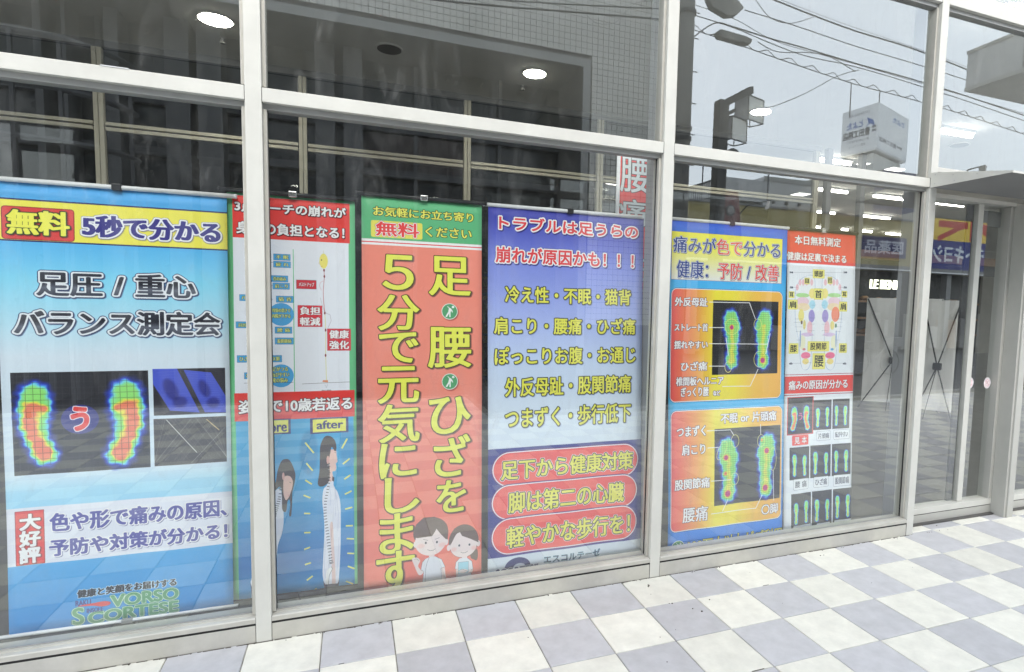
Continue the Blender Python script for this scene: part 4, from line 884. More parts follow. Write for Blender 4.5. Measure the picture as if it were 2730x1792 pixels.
c8, c9 = K(1270, 520, 490/1160), K(1270, 1130, 510/1695)
def paint4(c):
    c.k = c8; Y = lambda y: c.p(560, y)[1]
    c.vgrad([(0, (58, 62, 146)), (Y(230), (72, 80, 172)), (Y(430), (116, 128, 210)), (Y(750), (150, 164, 232)), (Y(1050), (184, 202, 244)), (Y(1400), (204, 220, 246)), (c.H, (210, 224, 246))])
    for t, a, b in (('トラブルは足うらの', (143, 128), (1018, 277)), ('崩れが原因かも！！！', (122, 322), (992, 466))):
        c.text(t, a, b, (214, 62, 66), [(6, (238, 238, 248)), (7.5, (50, 40, 96))], bold=(1.7, 1.7), shadow=(4, 5, (34, 28, 84), 1, 7))
    for t, a, b in (('冷え性・不眠・猫背', (182, 572), (975, 697)), ('肩こり・腰痛・ひざ痛', (112, 768), (1004, 881)), ('ぽっこりお腹・お通じ', (115, 960), (1005, 1060)), ('外反母趾・股関節痛', (180, 1154), (976, 1246)), ('つまずく・歩行低下', (180, 1346), (974, 1432))):
        c.text(t, a, b, (226, 222, 86), [(4.2, (30, 34, 42))], bold=(2.2, 2.0), shadow=(3, 3, (110, 120, 150), 2, 4))
    c.k = c9; c.band((780, 180), (780, 1105), (54, 58, 128))
    P = [((140, 258), (1428, 447), '足下から健康対策', (215, 325), (1385, 396)), ((135, 552), (1416, 717), '脚は第二の心臓', (280, 607), (1302, 682)), ((135, 852), (1413, 1002), '軽やかな歩行を！', (266, 914), (1356, 962))]
    for a, b, t, ta, tb in P:
        A, B = c.p(*a), c.p(*b); r = (B[1]-A[1])*.5; c.rectpx(A[0], A[1], B[0], B[1], (240, 228, 236), r=r, border=[(3, (200, 84, 96)), (5, (90, 50, 110))])
        g = 7; c.rectpx(A[0]+g, A[1]+g, B[0]-g, B[1]-g, (238, 88, 84), r=r-g, border=[(1.5, (190, 60, 70))])
        c.text(t, ta, tb, (226, 220, 92), [(6.5, (242, 226, 232)), (3.6, (36, 44, 48))], bold=(2.6, 2.2))
    c.text('エスコルテーゼ', (598, 1172), (1096, 1165), (48, 66, 92), [(1.6, (150, 196, 214))], bold=(.8, .6))
    c.ell((365, 1270), 115, 88, (52, 56, 104)); c.ell((380, 1262), 52, 28, (208, 216, 240)); c.rect((250, 1286), (600, 1420), (206, 216, 238))
    c.text('SCORTESE', (170, 1290), (550, 1330), (52, 56, 104), [(1.6, (224, 230, 244))], bold=(1.6, 1.2))
B4 = banner('indigo_banner', (1300, 552), (1716, 580), (1302, 1532), (1706, 1478), .125, .21, 950, (60, 66, 150), 'indigo banner with red heading, yellow symptom list and three red pill-shaped slogans', 'white', railx=(1.362, 2.262), seed=4, painter=paint4)

c10, c11, c12 = K(1760, 420, 360/852), K(1750, 1050, 550/1909), K(2050, 590, 250/766)
def paint5(c):
    c.k = c10; c.vgrad([(0, (48, 84, 190)), (c.p(400, 500)[1], (60, 110, 210)), (c.p(400, 800)[1], (72, 168, 240)), (c.H*.62, (84, 176, 246)), (c.H, (40, 116, 220))])
    c.grad((72, 465), (764, 795), [(0, (232, 224, 72)), (.35, (230, 224, 92)), (.8, (228, 226, 180)), (1, (226, 226, 218))], axis=1, border=[(1.8, (140, 50, 60))])
    N, R = (40, 62, 128), (214, 78, 70); ou = [(4.2, (34, 40, 70)), (3, (234, 236, 248))]
    c.text('痛みが色で分かる', (80, 492), (755, 637), N, ou, bold=(2.2, 1.2), cols=[N, N, N, R, R, N, N, N], shadow=(2, 3, (60, 60, 80), 1, 4))
    c.text('健康：予防 / 改善', (102, 645), (747, 784), N, ou, bold=(2.2, 1.2), cols=[N, N, N, R, R, N, N, N, R, R], shadow=(2, 3, (60, 60, 80), 1, 4))
    st = [(0, (236, 84, 84)), (.22, (244, 150, 80)), (.38, (236, 216, 60)), (.55, (240, 214, 62)), (.75, (248, 176, 72)), (1, (244, 166, 78))]
    c.grad((74, 828), (760, 1512), st, axis=0, r=38, border=[(8, (30, 44, 96)), (5.5, (246, 242, 250))])
    darkphoto(c, (335, 900), (742, 1362), (32, 32, 36), 15, (84, 84, 92))
    foot(c, (398, 955), (508, 1340), True, 1, [(.5, .30, .17, 1.0), (.5, .45, .1, .8), (.58, .84, .10, .8)], RAMP2, grid=15); foot(c, (602, 955), (708, 1340), False, 1, [(.45, .84, .2, 1.0), (.55, .27, .08, .8)], RAMP2, grid=15)
    TT = dict(fill=(244, 240, 244), outs=[(3, (96, 66, 80))], bold=(1.9, 1.4))
    for t, a, b in (('外反母趾', (92, 880), (300, 942)), ('ストレート首', (92, 1046), (303, 1097)), ('揺れやすい', (90, 1156), (303, 1207)), ('ひざ痛', (134, 1290), (300, 1345)), ('椎間板ヘルニア', (103, 1387), (402, 1434)), ('ぎっくり腰', (134, 1452), (308, 1506)), ('など', (336, 1472), (381, 1502))): c.text(t, a, b, **TT)
    WL = (240, 236, 240)
    for P in ([(310, 912), (565, 917), (603, 1020)], [(310, 1073), (405, 1073)], [(310, 1175), (680, 1178)], [(310, 1317), (412, 1317)], [(395, 1445), (570, 1443), (620, 1335)], [(418, 1135), (435, 1250)], [(697, 1110), (668, 1240)]): c.line(P, 5, WL)
    for p, rx, ry, ro in (((455, 1068), 44, 50, 30), ((618, 1053), 25, 36, 0), ((630, 1273), 37, 52, 0), ((433, 1322), 23, 36, 0)): c.ell(p, rx, ry, (232, 226, 120), rot=ro, ring=3.4)
    c.k = c11; c.grad((140, 170), (1145, 1140), st, axis=0, r=38, border=[(8, (30, 44, 96)), (5.5, (246, 242, 250))])
    darkphoto(c, (536, 328), (1138, 962), (34, 34, 38), 15, (86, 86, 94))
    foot(c, (560, 420), (755, 985), True, 1, [(.6, .30, .16, 1.0), (.62, .55, .12, .9), (.5, .87, .2, 1.0)], RAMP2, grid=15); foot(c, (925, 370), (1100, 950), False, 1, [(.5, .27, .18, 1.0), (.45, .84, .2, 1.0), (.25, .1, .1, .85)], RAMP2, grid=15)
    for t, a, b in (('不眠 or 片頭痛', (596, 182), (1110, 246)), ('つまずく', (190, 306), (455, 386)), ('肩こり', (236, 472), (450, 556)), ('股関節痛', (165, 797), (488, 862)), ('腰痛', (240, 1055), (470, 1166)), ('〇脚', (966, 1026), (1122, 1098))): c.text(t, a, b, **TT)
    for P in ([(465, 343), (685, 333), (718, 385)], [(960, 280), (962, 380)], [(470, 500), (572, 493)], [(500, 805), (688, 792)], [(500, 1108), (915, 1055), (972, 930)], [(605, 1085), (657, 975)], [(1078, 705), (1082, 985)]): c.line(P, 5, WL)
    for p, rx, ry, ro in (((727, 437), 38, 60, 0), ((603, 522), 36, 95, 28), ((965, 433), 35, 58, 0), ((1075, 602), 34, 106, 0), ((722, 785), 37, 57, 0), ((665, 900), 46, 65, 0), ((997, 855), 40, 66, 0)): c.ell(p, rx, ry, (232, 226, 120), rot=ro, ring=3.4)
    c.text('100万人以上がご利用', (292, 1352), (1158, 1352), (226, 220, 96), [(3, (34, 44, 40))], bold=(2, 1.4)); walker(c, (195, 1418), 62)
B5 = banner('pain_colours_banner', (1790, 584), (2089, 612), (1776, 1470), (2094, 1424), .125, .22, 1150, (72, 168, 240), 'light blue banner with yellow heading and two orange cards of coloured foot scans', 'white', railx=(2.428, 3.29), seed=5, painter=paint5)

def paint6(c):
    c.k = c12; c.vgrad([(0, (226, 232, 244)), (c.H, (222, 230, 244))])
    c.band((400, -40), (400, 352), (226, 70, 56)); RW = dict(fill=(246, 240, 242), outs=[(1.6, (120, 50, 60))], bold=(1.5, 1.1), shadow=(2, 2, (110, 40, 50), 1, 2))
    c.text('本日無料測定', (210, 112), (584, 214), **RW); c.text('健康は足裏で決まる', (146, 246), (627, 345), **RW)
    for s in (-1, 1):
        X = lambda x: 400+s*(400-x) if s > 0 else x
        X = (lambda x: x) if s < 0 else (lambda x: 800-x)
        out = [(X(x), y) for x, y in ((212, 560), (235, 500), (265, 465), (300, 448), (350, 440), (372, 480), (370, 620), (350, 720), (345, 820), (352, 930), (350, 1060), (345, 1150), (325, 1205), (290, 1215), (262, 1180), (248, 1080), (235, 960), (215, 860), (205, 700))]
        c.poly(out, (150, 168, 200), smooth=True); ins = [(X(x+(3 if x < 280 else -3)), y+(-3 if y > 1000 else 3)) for x, y in [(q[0] if s < 0 else 800-q[0], q[1]) for q in out]]
        c.poly(ins, (232, 236, 244), smooth=True)
        def E(x, y, rx, ry, col, al=.85): c.ell((X(x), y), rx, ry, col, al)
        for x in (225, 248, 275, 303, 345): E(x, 500 if x > 240 else 540, 12, 26, (232, 170, 178))
        E(270, 605, 55, 18, (150, 206, 120)); E(270, 655, 52, 36, (232, 186, 200)); E(275, 700, 55, 32, (238, 206, 158)); E(348, 590, 25, 42, (240, 214, 110)); E(350, 680, 25, 36, (150, 206, 232)); E(345, 775, 26, 52, (140, 128, 196))
        if s < 0: E(258, 770, 24, 52, (238, 216, 110)); E(285, 845, 12, 40, (214, 196, 110)); E(262, 826, 8, 16, (90, 70, 60))
        else: E(260, 760, 34, 62, (240, 116, 86)); E(285, 850, 18, 36, (230, 206, 110)); E(255, 852, 8, 18, (60, 110, 70))
        E(330, 870, 22, 55, (234, 170, 180)); E(310, 925, 50, 16, (206, 176, 216)); E(270, 990, 26, 60, (232, 228, 180)); E(252, 960, 6, 70, (120, 146, 200)); E(300, 1096, 40, 27, (236, 96, 130)); E(300, 1145, 28, 24, (238, 204, 110)); E(285, 1046, 14, 10, (200, 110, 110) if s < 0 else (70, 140, 200))
        for y, x0, x1 in ((418, 200, 345), (540, 175, 230), (588, 205, 255), (798, 205, 270), (825, 200, 250), (862, 205, 270), (900, 215, 260), (970, 220, 258), (1160, 190, 262), (1103, 300, 345), (1156, 300, 350), (930, 325, 370), (893, 325, 372), (840, 330, 370), (685, 345, 380), (790, 330, 378)): c.line([(X(x0), y), (X(x1), y)], 1.1, (70, 76, 90))
        for x in range(225, 345, 19): c.line([(X(x), 425), (X(x), 470+abs(x-290)*.2)], .8, (150, 160, 180))
        for y, t in ((418, '248'), (541, '5'), (1162, '6')): c.text(t, (X(165 if s < 0 else 195), y-8), (X(193 if s < 0 else 167), y+8), (60, 64, 80))
    def lab(t, a, b): c.rect(a, b, (236, 226, 120), r=5, border=[(1.4, (176, 160, 70))]); w, h = b[0]-a[0], b[1]-a[1]; c.text(t, (a[0]+w*.12, a[1]+h*.13), (b[0]-w*.12, b[1]-h*.13), (24, 30, 60), bold=(.9, .7))
    for t, a, b in (('頭部', (355, 393), (447, 467)), ('目', (286, 462), (327, 514)), ('目', (474, 455), (511, 512)), ('首', (364, 549), (435, 640)), ('耳', (158, 573), (201, 626)), ('耳', (591, 570), (633, 622)), ('肩', (152, 641), (226, 720)), ('肩', (572, 657), (633, 737)), ('膝', (162, 998), (236, 1080)), ('膝', (574, 998), (633, 1073)), ('股関節', (317, 982), (488, 1060)), ('腰', (359, 1080), (456, 1206))): lab(t, a, b)
    c.band((400, 1262), (400, 1400), (226, 66, 60)); c.band((400, 1246), (400, 1251), (150, 50, 60)); c.band((400, 1410), (400, 1416), (150, 50, 60))
    c.text('痛みの原因が分かる', (165, 1303), (642, 1362), **RW)
    c.k = c11
    rows = [[((1226, 42), (1448, 362)), ((1460, 62), (1622, 328)), ((1636, 52), (1784, 317))], [((1237, 502), (1416, 782)), ((1431, 482), (1612, 762)), ((1628, 468), (1795, 746))], [((1246, 930), (1428, 1218)), ((1441, 905), (1620, 1192)), ((1636, 885), (1808, 1166))]]
    r = random.Random(5)
    for i, row in enumerate(rows):
        for j, (a, b) in enumerate(row):
            if i == j == 0: c.rect((a[0]-8, a[1]-8), (b[0]+8, b[1]+8), (196, 70, 74))
            x0, y0, x1, y1 = darkphoto(c, a, b, (44, 44, 50), 0); w, h = x1-x0, y1-y0
            hot = [(r.uniform(.35, .6), r.uniform(.25, .4), .13, 1.0), (r.uniform(.4, .6), .85, .12, .95)]
            for s in (0, 1):
                fx = x0+w*(.10+.53*s); foot(c, (fx, y0+h*r.uniform(.14, .24)), (fx+w*.27, y0+h*.93), s == 0, 0 if (i == j == 0) else 2, None if i == j == 0 else hot, RAMP2 if (i or j) else RAMP, px=True, soft=.24)
            if i == j == 0: c.textpx('う', x0+w*.42, y0+h*.42, x0+w*.58, y0+h*.62, (214, 80, 150), bold=(1, 1))
    A, B = c.p(1260, 388), c.p(1412, 470); c.rectpx(A[0], A[1], B[0], B[1], (232, 76, 70), r=8); c.text('見 本', (1282, 402), (1396, 458), (246, 240, 240), [(1.2, (120, 50, 60))], bold=(.9, .7))
    for t, a, b in (('片頭痛', (1488, 352), (1612, 424)), ('転びやすい', (1646, 338), (1785, 412)), ('腰 痛', (1268, 794), (1405, 876)), ('ひざ痛', (1458, 773), (1590, 852)), ('股関節痛', (1642, 757), (1796, 842)), ('外反母趾', (1262, 1222), (1428, 1300)), ('むくみ', (1480, 1198), (1600, 1275)), ('Ｏ脚', (1646, 1172), (1806, 1250))):
        A, B = c.p(*a), c.p(*b); c.rectpx(A[0], A[1], B[0], B[1], (226, 232, 244), r=8, border=[(1.8, (90, 96, 110))]); w, h = b[0]-a[0], b[1]-a[1]; c.text(t, (a[0]+w*.1, a[1]+h*.2), (b[0]-w*.1, b[1]-h*.2), (60, 64, 78), bold=(.6, .4))
B6 = banner('foot_map_banner', (2091, 613), (2267, 622), (2096, 1422), (2281, 1394), .145, .25, 1200, (226, 232, 244), 'narrow white banner with red headings, a coloured sole map and nine small foot scans', 'black', seed=6, painter=paint6)

c13 = K(1640, 360, 220/1011)
def paint7(c):
    c.k = c13; c.vgrad([(0, (232, 60, 56)), (c.H*.55, (226, 60, 60)), (c.H*.7, (62, 50, 110)), (c.H, (50, 44, 100))])
    for t, a, b in (('腰', (62, 242), (412, 728)), ('痛', (40, 775), (378, 1130)), ('注', (60, 1430), (395, 1800)), ('意', (60, 1850), (390, 2250))):
        c.text(t, a, b, (206, 214, 214), [(2.6, (60, 52, 54))], bold=(2.4, 1.4))
B7 = banner('back_pain_flag', (1651, 408), (1734, 415), (1636, 1180), (1722, 1170), .30, .33, 800, (196, 66, 62), 'narrow red vertical flag with white lettering, partly hidden behind the indigo banner', 'white', seed=7, clip=False, painter=paint7)
x0 = B7[1].x0; MB().tube([(x0-.012, .318, .013), (x0-.012, .318, B7[1].z1+.03)], .011, 10).build('flag_pole', MT['whitem'], B7[0], smooth=True)

# round no-entry style stickers on the door glass
def sticker(px, py, label):
    p = at(px, py, 0.168); t = thing('door_sticker', (p[0], .168, p[2]), label, 'sticker', 'round door stickers')
    c = Canvas(0, 1, 0, 1, 128, (240, 232, 234), conv=lambda x, y: (x, 1-y))
    c.ellpx(64, 64, 40, 40, (196, 70, 84)); c.ellpx(64, 64, 36, 36, (238, 226, 228)); c.linepx([(40, 38), (88, 90)], 4, (196, 70, 84)); c.linepx([(52, 80), (60, 60), (72, 50), (80, 44)], 6, (150, 90, 100))
    for k in range(13):
        a = math.radians(200+k*11.5); c.linepx([(64+50*math.cos(a), 64+50*math.sin(a)), (64+57*math.cos(a), 64+57*math.sin(a))], 4, (70, 70, 80)); c.linepx([(64+50*math.cos(a), 64-50*math.sin(a)), (64+57*math.cos(a), 64-57*math.sin(a))], 4, (120, 80, 90))
    m = print_mat('sticker_print', c); n = 32; r = .037
    me = bpy.data.meshes.new('disc'); v = [(r*math.cos(a*6.28318/n), s*.0008, r*1.12*math.sin(a*6.28318/n)) for s in (0, 1) for a in range(n)]
    me.from_pydata(v, [], [tuple(range(n)), tuple(reversed(range(n, 2*n)))]+[(i, n+i, n+(i+1) % n, (i+1) % n) for i in range(n)])
    me.materials.append(m); ul = me.uv_layers.new(name='print')
    for l in me.loops: q = v[l.vertex_index]; ul.data[l.index].uv = (q[0]/r*.5+.5, q[2]/(r*1.12)*.5+.5)
    o = bpy.data.objects.new('disc', me); COL.objects.link(o); o.parent = t
sticker(2586, 1021, 'round red and white prohibition sticker on the door glass, nearer the middle stile')
sticker(2632, 1021, 'round red and white prohibition sticker on the door glass, nearer the grey column')

# ================================================================== ACROSS THE STREET (seen mirrored in the glass)
# tiled building straight opposite, its face at y = -6.5
ob = thing('tiled_building', (0, -6.5, 0), 'tall building opposite clad in small grey square tiles with a deep dark window opening', 'building')
OY = -6.40; XR, XO, ZO = refl(1772, 300, 6.5).x+.35, 4.32, 5.43
MB().box(-5.6, XR, OY-6, OY-1.3, 0, 7.7).box(XO+.0, XR, OY-1.3, OY-.02, 0, ZO).box(-5.6, XR, OY-1.3, OY-.02, ZO, 7.7).build('wall', MT['ojoint'], ob)
MB().box(-5.6, XO+.13, OY-.02, OY+.015, ZO-.02, ZO+.11).box(XO, XO+.13, OY-.02, OY+.015, 0, ZO-.0205).build('opening_frame', MT['oband'], ob)
v = []; f = []; P_ = 0.097; rr = random.Random(2)
def tq(x, z):
    g = .0445; n = len(v); d = OY-.001+rr.uniform(0, .003)
    v.extend([(x-g, OY-.02, z-g), (x+g, OY-.02, z-g), (x+g, OY-.02, z+g), (x-g, OY-.02, z+g), (x-g, d, z-g), (x+g, d, z-g), (x+g, d, z+g), (x-g, d, z+g)])
    f.extend([(n+4, n+5, n+6, n+7), (n, n+1, n+5, n+4), (n+1, n+2, n+6, n+5), (n+2, n+3, n+7, n+6), (n+3, n, n+4, n+7)])
for i in range(int((XR+2.6)/P_)):
    for k in range(int((7.65-1.2)/P_)):
        x, z = XR-.05-i*P_, 1.2+k*P_
        if z < ZO+.16 and x < XO+.18: continue
        tq(x, z)
me = bpy.data.meshes.new('small_tiles'); me.from_pydata(v, [], f); me.materials.append(MT['otile'])
o = bpy.data.objects.new('small_tiles', me); COL.objects.link(o); o.parent = ob; o.location = -ob.location; tag(o, kind='stuff')
MB().box(-5.6, XO, OY-1.25, OY-1.2, 0, ZO-.03).build('dark_glazing', MT['odark'], ob)
for a, b in ((97, 118), (172, 183), (283, 319), (441, 506), (527, 592), (840, 892), (915, 966)):
    xa, xb = refl(a, 200, 7.3).x, refl(b, 200, 7.3).x; MB().box(xa, xb, OY-1.19, OY-.75, 0, ZO-.035).build('pillar', MT['opill'], ob)
for (px, py) in ((969, 328), (969, 452)):
    z = refl(px, py, 7.5).z; MB().box(-5.6, XO-.01, OY-1.18, OY-1.08, z-.07, z+.05).build('window_bar', MT['oframe'], ob)
xa, xb = refl(972, 380, 7.5).x, refl(1240, 400, 7.5).x; zt, zb = refl(969, 345, 7.5).z, refl(969, 445, 7.5).z
MB().box(xa, xb, OY-1.17, OY-1.12, zb, zt).build('brown_panel', MT['opanel'], ob)
for x in np.arange(-5.5, 4.2, 1.45): MB().box(x-.03, x+.03, OY-1.17, OY-1.10, 0, ZO-.04).build('window_bar', MT['oframe'], ob)
# rounded balcony at the left end
rb_ = thing('round_balcony', (-4.2, OY-.7, 0), 'dark rounded balcony bay with curved rails at the left end opposite', 'balcony')
cb = refl(130, 240, 6.9); R_ = .95
for py in (93, 232, 372, 520):
    z = refl(130, py, 6.0).z; arc = [(cb.x+R_*math.cos(a), cb.y+R_*math.sin(a), z) for a in np.linspace(0, math.pi, 16)]
    MB().tube(arc, .035, 6).build('curved_rail', MT['oframe'], rb_)
for a in np.linspace(.2, 2.9, 7): MB().box(cb.x+R_*math.cos(a)-.02, cb.x+R_*math.cos(a)+.02, cb.y+R_*math.sin(a)-.02, cb.y+R_*math.sin(a)+.02, 0, refl(130, 93, 6).z).build('fin', MT['oframe'], rb_)

# utility pole with step bolts and fittings
pA, pB = refl(1812, 40, 6.0), refl(1850, 40, 6.0); px_ = (pA.x+pB.x)/2; pr_ = (pB.x-pA.x)/2
up = thing('utility_pole', (px_, pA.y, 0), 'thick dark concrete utility pole standing at the corner of the tiled building', 'utility pole')
MB().tube([(px_, pA.y, -.1), (px_, pA.y, 9.5)], pr_*1.05, 20, r2=pr_*.92).build('pole_shaft', MT['pole'], up, smooth=True)
for py in (190, 275, 358, 30, 100, 440): 
    z = refl(1840, py, 6.0).z; MB().tube([(px_+pr_*.8, pA.y, z), (px_+pr_+.10, pA.y, z), (px_+pr_+.105, pA.y, z)], .009, 6).build('step_bolt', MT['steel'], up)
for z in (refl(1830, 35, 6).z, refl(1830, 345, 6).z, refl(1830, 372, 6).z): MB().tube([(px_, pA.y, z-.03), (px_, pA.y, z+.03)], pr_+.02, 18).build('pole_band', MT['steel'], up)
for py in (400, 460, 520): z = refl(1820, py, 6).z; MB().box(px_-.06, px_+.05, pA.y+pr_-.01, pA.y+pr_+.012, z-.05, z+.05).build('pole_plate', MT['opill'], up)

# overhead cables
def cable(pts, depth, r, label, name='overhead_cable', spiral=False, m='wire'):
    P = [refl(x, y, depth) for x, y in pts]; Q = []
    for i in range(len(P)-1):
        p0, p1, p2, p3 = P[max(i-1, 0)], P[i], P[i+1], P[min(i+2, len(P)-1)]
        for t in np.linspace(0, 1, 6, endpoint=False): Q.append(0.5*((2*p1)+(p2-p0)*t+(2*p0-5*p1+4*p2-p3)*t*t+(3*p1-p0-3*p2+p3)*t**3))
    Q.append(P[-1]); o0 = Q[0]
    r *= .75; mb = MB().tube(Q, r, 6)
    if spiral:
        H = []; L = 0
        for a, b in zip(Q, Q[1:]):
            n = max(2, int((b-a).length/.05)); 
            for k in range(n): p = a.lerp(b, k/n); L += (b-a).length/n; H.append(p+Vector((0, .03*math.cos(L*11), .045+.045*math.sin(L*11))))
        mb.tube(H, .009, 4)
    return tag(mb.build(name, MT[m], None, o0), label, 'cable', 'overhead cables')
cable([(2045, -8), (2170, 42), (2280, 82), (2400, 119), (2482, 148), (2580, 187), (2700, 240)], 7.5, .020, 'thick topmost bundled cable above the billboard')
cable([(2052, -12), (2230, 56), (2480, 142), (2580, 180)], 7.4, .006, 'thin wire running just over the topmost thick cable')
cable([(1985, 27), (2100, 62), (2280, 122), (2478, 182), (2576, 214), (2720, 262)], 7.6, .012, 'single straight cable under the topmost bundle')
cable([(1850, 12), (1960, 52), (2040, 97), (2110, 124), (2280, 170), (2476, 228), (2730, 303)], 7.7, .008, 'thin cable dropping from the pole head past the capsule box')
cable([(1850, 98), (1905, 62), (1955, 72), (2050, 102), (2130, 124), (2280, 168), (2475, 224), (2730, 308)], 7.3, .017, 'thick cable looping up from the pole then running right')
cable([(1850, 40), (1960, 76), (2060, 118), (2150, 150), (2290, 180), (2480, 238), (2730, 322)], 7.8, .012, 'middle cable in the bundle below the capsule box')
cable([(1845, 78), (1960, 117), (2100, 166), (2280, 224), (2470, 276), (2730, 358)], 7.2, .011, 'lowest cable wound with a looping support wire', spiral=True)
cable([(2020, 112), (2060, 135), (2100, 141), (2150, 140), (2210, 150), (2280, 190)], 7.25, .011, 'short sagging cable below the capsule box')
cable([(2040, 287), (2072, 280), (2150, 247), (2230, 204), (2290, 186)], 7.3, .011, 'cable rising from the lantern sign to the bundle')
cable([(2015, 0), (2055, 48), (2110, 62), (2170, 45)], 7.5, .010, 'short hanging cable loop near the top of the glass')
cable([(1120, -4), (1300, 14), (1560, 34), (1775, 52)], 6.1, .018, 'thick grey cable crossing the tiled wall, lower one')
cable([(1250, -6), (1430, 6), (1600, 15), (1780, 24)], 6.1, .014, 'thin grey cable crossing the tiled wall, upper one')
cable([(1560, 34), (1590, 60), (1640, 58), (1690, 10), (1740, 2)], 6.05, .006, 'looping dark wire in front of the tiled wall')
for k, (P, lab) in enumerate([([(1888, -10), (1900, 18), (1940, 42), (1965, 40), (1985, 20), (1960, -12)], 'dark equipment box hanging from the cables at the top of the glass'), ([(1913, 84), (1922, 76), (1990, 96), (2007, 104), (2004, 116), (1990, 118), (1920, 98)], 'dark capsule-shaped splice box hanging on the cables')]):
    A = [refl(x, y, 7.2) for x, y in P]; mb = MB().hull(A, [a+Vector((0, -.16, 0)) for a in A]); tag(mb.build('splice_box', MT['pole'], None, A[0], bevel=.02), lab, 'cable box', 'splice boxes on the cables')

# street lantern sign on a square post
D = 8.0; q = lambda x, y, d=D: refl(x, y, d)
ls = thing('lantern_post', (q(1918, 640).x, q(1918, 640).y, 0), 'dark square street post with a rising arm, two box lanterns and a round emblem', 'lantern post')
a, b = q(1907, 400), q(1931, 400); w2 = (b.x-a.x)/2; cx_ = (a.x+b.x)/2; zt = q(1918, 270).z
MB().box(cx_-w2, cx_+w2, a.y-w2, a.y+w2, -.1, zt).build('post', MT['steel'], ls)
A = [q(1929, 268), q(1995, 233), q(2009, 230), q(2009, 250), q(1998, 254), q(1929, 288)]; MB().hull(A, [p+Vector((0, -.10, 0)) for p in A]).build('arm', MT['steel'], ls)
A = [q(1929, 305), q(1962, 288), q(1962, 298), q(1929, 316)]; MB().hull(A, [p+Vector((0, -.08, 0)) for p in A]).build('arm', MT['steel'], ls)
milk = mat('frosted_panel', (0.85, 0.85, 0.80), 0.6); poster = mat('faded_poster', (0.55, 0.56, 0.60), 0.7, 0, .5, 6)
for (l, t_, m_, rgt, bt, sk_) in ((1961, 262, 1997, 2037, 312, 8), (1920, 318, 1953, 1992, 364, 6)):
    p0 = q(m_, t_-8, D-.0); zt_, zb_ = q(m_, t_-8).z, q(m_, bt+6).z
    pl, pr2 = refl(l, t_, D+.30), refl(rgt, t_, D+.16)
    for (u, v_, mm) in ((pl, p0, poster), (p0, pr2, milk)):
        U, V_ = Vector((u.x, u.y, 0)), Vector((v_.x, v_.y, 0)); n = (V_-U).cross(Vector((0, 0, 1))).normalized()*.012
        MB().hull([U+Vector((0, 0, zb_)), V_+Vector((0, 0, zb_)), V_+Vector((0, 0, zt_)), U+Vector((0, 0, zt_))], [U+n+Vector((0, 0, zb_)), V_+n+Vector((0, 0, zb_)), V_+n+Vector((0, 0, zt_)), U+n+Vector((0, 0, zt_))]).build('lantern_panel', mm, ls)
    bk4 = Vector((pl.x+pr2.x-p0.x, pl.y+pr2.y-p0.y, 0)); ring = [Vector((pl.x, pl.y, 0)), Vector((p0.x, p0.y, 0)), Vector((pr2.x, pr2.y, 0)), bk4]
    for z in (zb_, zt_):
        MB().tube([r_+Vector((0, 0, z)) for r_ in ring+ring[:1]], .014, 5).build('lantern_frame', MT['steel'], ls)
    for r_ in ring: MB().tube([r_+Vector((0, 0, zb_)), r_+Vector((0, 0, zt_))], .012, 5).build('lantern_frame', MT['steel'], ls)
    MB().hull([r_+Vector((0, 0, zt_)) for r_ in ring], [r_+Vector((0, 0, zt_+.02)) for r_ in ring]).build('lantern_top', MT['steel'], ls)
p = q(1950, 423); ra = (q(1973, 423).x-q(1930, 423).x)/2
MB().tube([p+Vector((0, -.04, 0)), p+Vector((0, .06, 0))], ra, 24).build('round_emblem', MT['steel'], ls)
for k in range(8): a_ = k*.785; MB().tube([p+Vector((ra*.55*math.cos(a_), .06, ra*.55*math.sin(a_))), p+Vector((ra*.55*math.cos(a_), .075, ra*.55*math.sin(a_)))], ra*.14, 8).build('emblem_stud', MT['pole'], ls)
a, b = q(1925, 508), q(1972, 590)
rs = thing('maroon_sign', (a.x, a.y, b.z), 'maroon sign board with a grey round emblem beside the lantern post', 'sign')
MB().prism([(a.x, a.z), (q(1968, 508).x, a.z), (q(1977, 640).x, q(1977, 640).z), (a.x, q(1925, 640).z)], a.y-.06, a.y).build('board', MT['redsign'], rs)
p = q(1946, 562); r1 = .12
MB().tube([p, p+Vector((0, .02, 0))], r1, 24).build('emblem_ring', MT['oframe'], rs); MB().tube([p+Vector((0, .021, 0)), p+Vector((0, .03, 0))], r1*.72, 24).build('emblem', MT['pillar'], rs)

# yellow drugstore opposite right
SD = 13.0; sy = 2*GLASS-SD
xl, xr_ = refl(1838, 560, SD).x, refl(2700, 640, SD).x+9; zt_, zb_ = refl(2159, 566, SD).z, refl(2270, 702, SD).z
ds = thing('yellow_drugstore', ((xl+xr_)/2, sy, 0), 'low drugstore opposite with a yellow fascia and dark open shop front', 'shop building')
MB().box(xl, xr_, sy-6, sy-.01, zb_, zt_).build('yellow_fascia', MT['yellow'], ds); MB().box(xl-.05, xr_, sy-6, sy+.05, zt_, zt_+.06).build('coping', MT['soffit'], ds)
MB().box(xl, xr_, sy-6.1, sy-2.5, 0, zb_).build('shop_back', MT['odark'], ds); MB().box(xl, xr_, sy-.2, sy+.12, zb_-.12, zb_-.005).build('awning_edge', MT['soffit'], ds); MB().box(xl, xr_, sy-.19, sy+.14, zb_-.17, zb_-.125).build('awning_rail', MT['whitem'], ds)
for x in np.arange(xl+.3, xr_, 2.9): MB().box(x-.12, x+.12, sy-.3, sy-.05, 0, zb_-.17).build('shop_pillar', MT['oband'], ds)
r_ = random.Random(9)
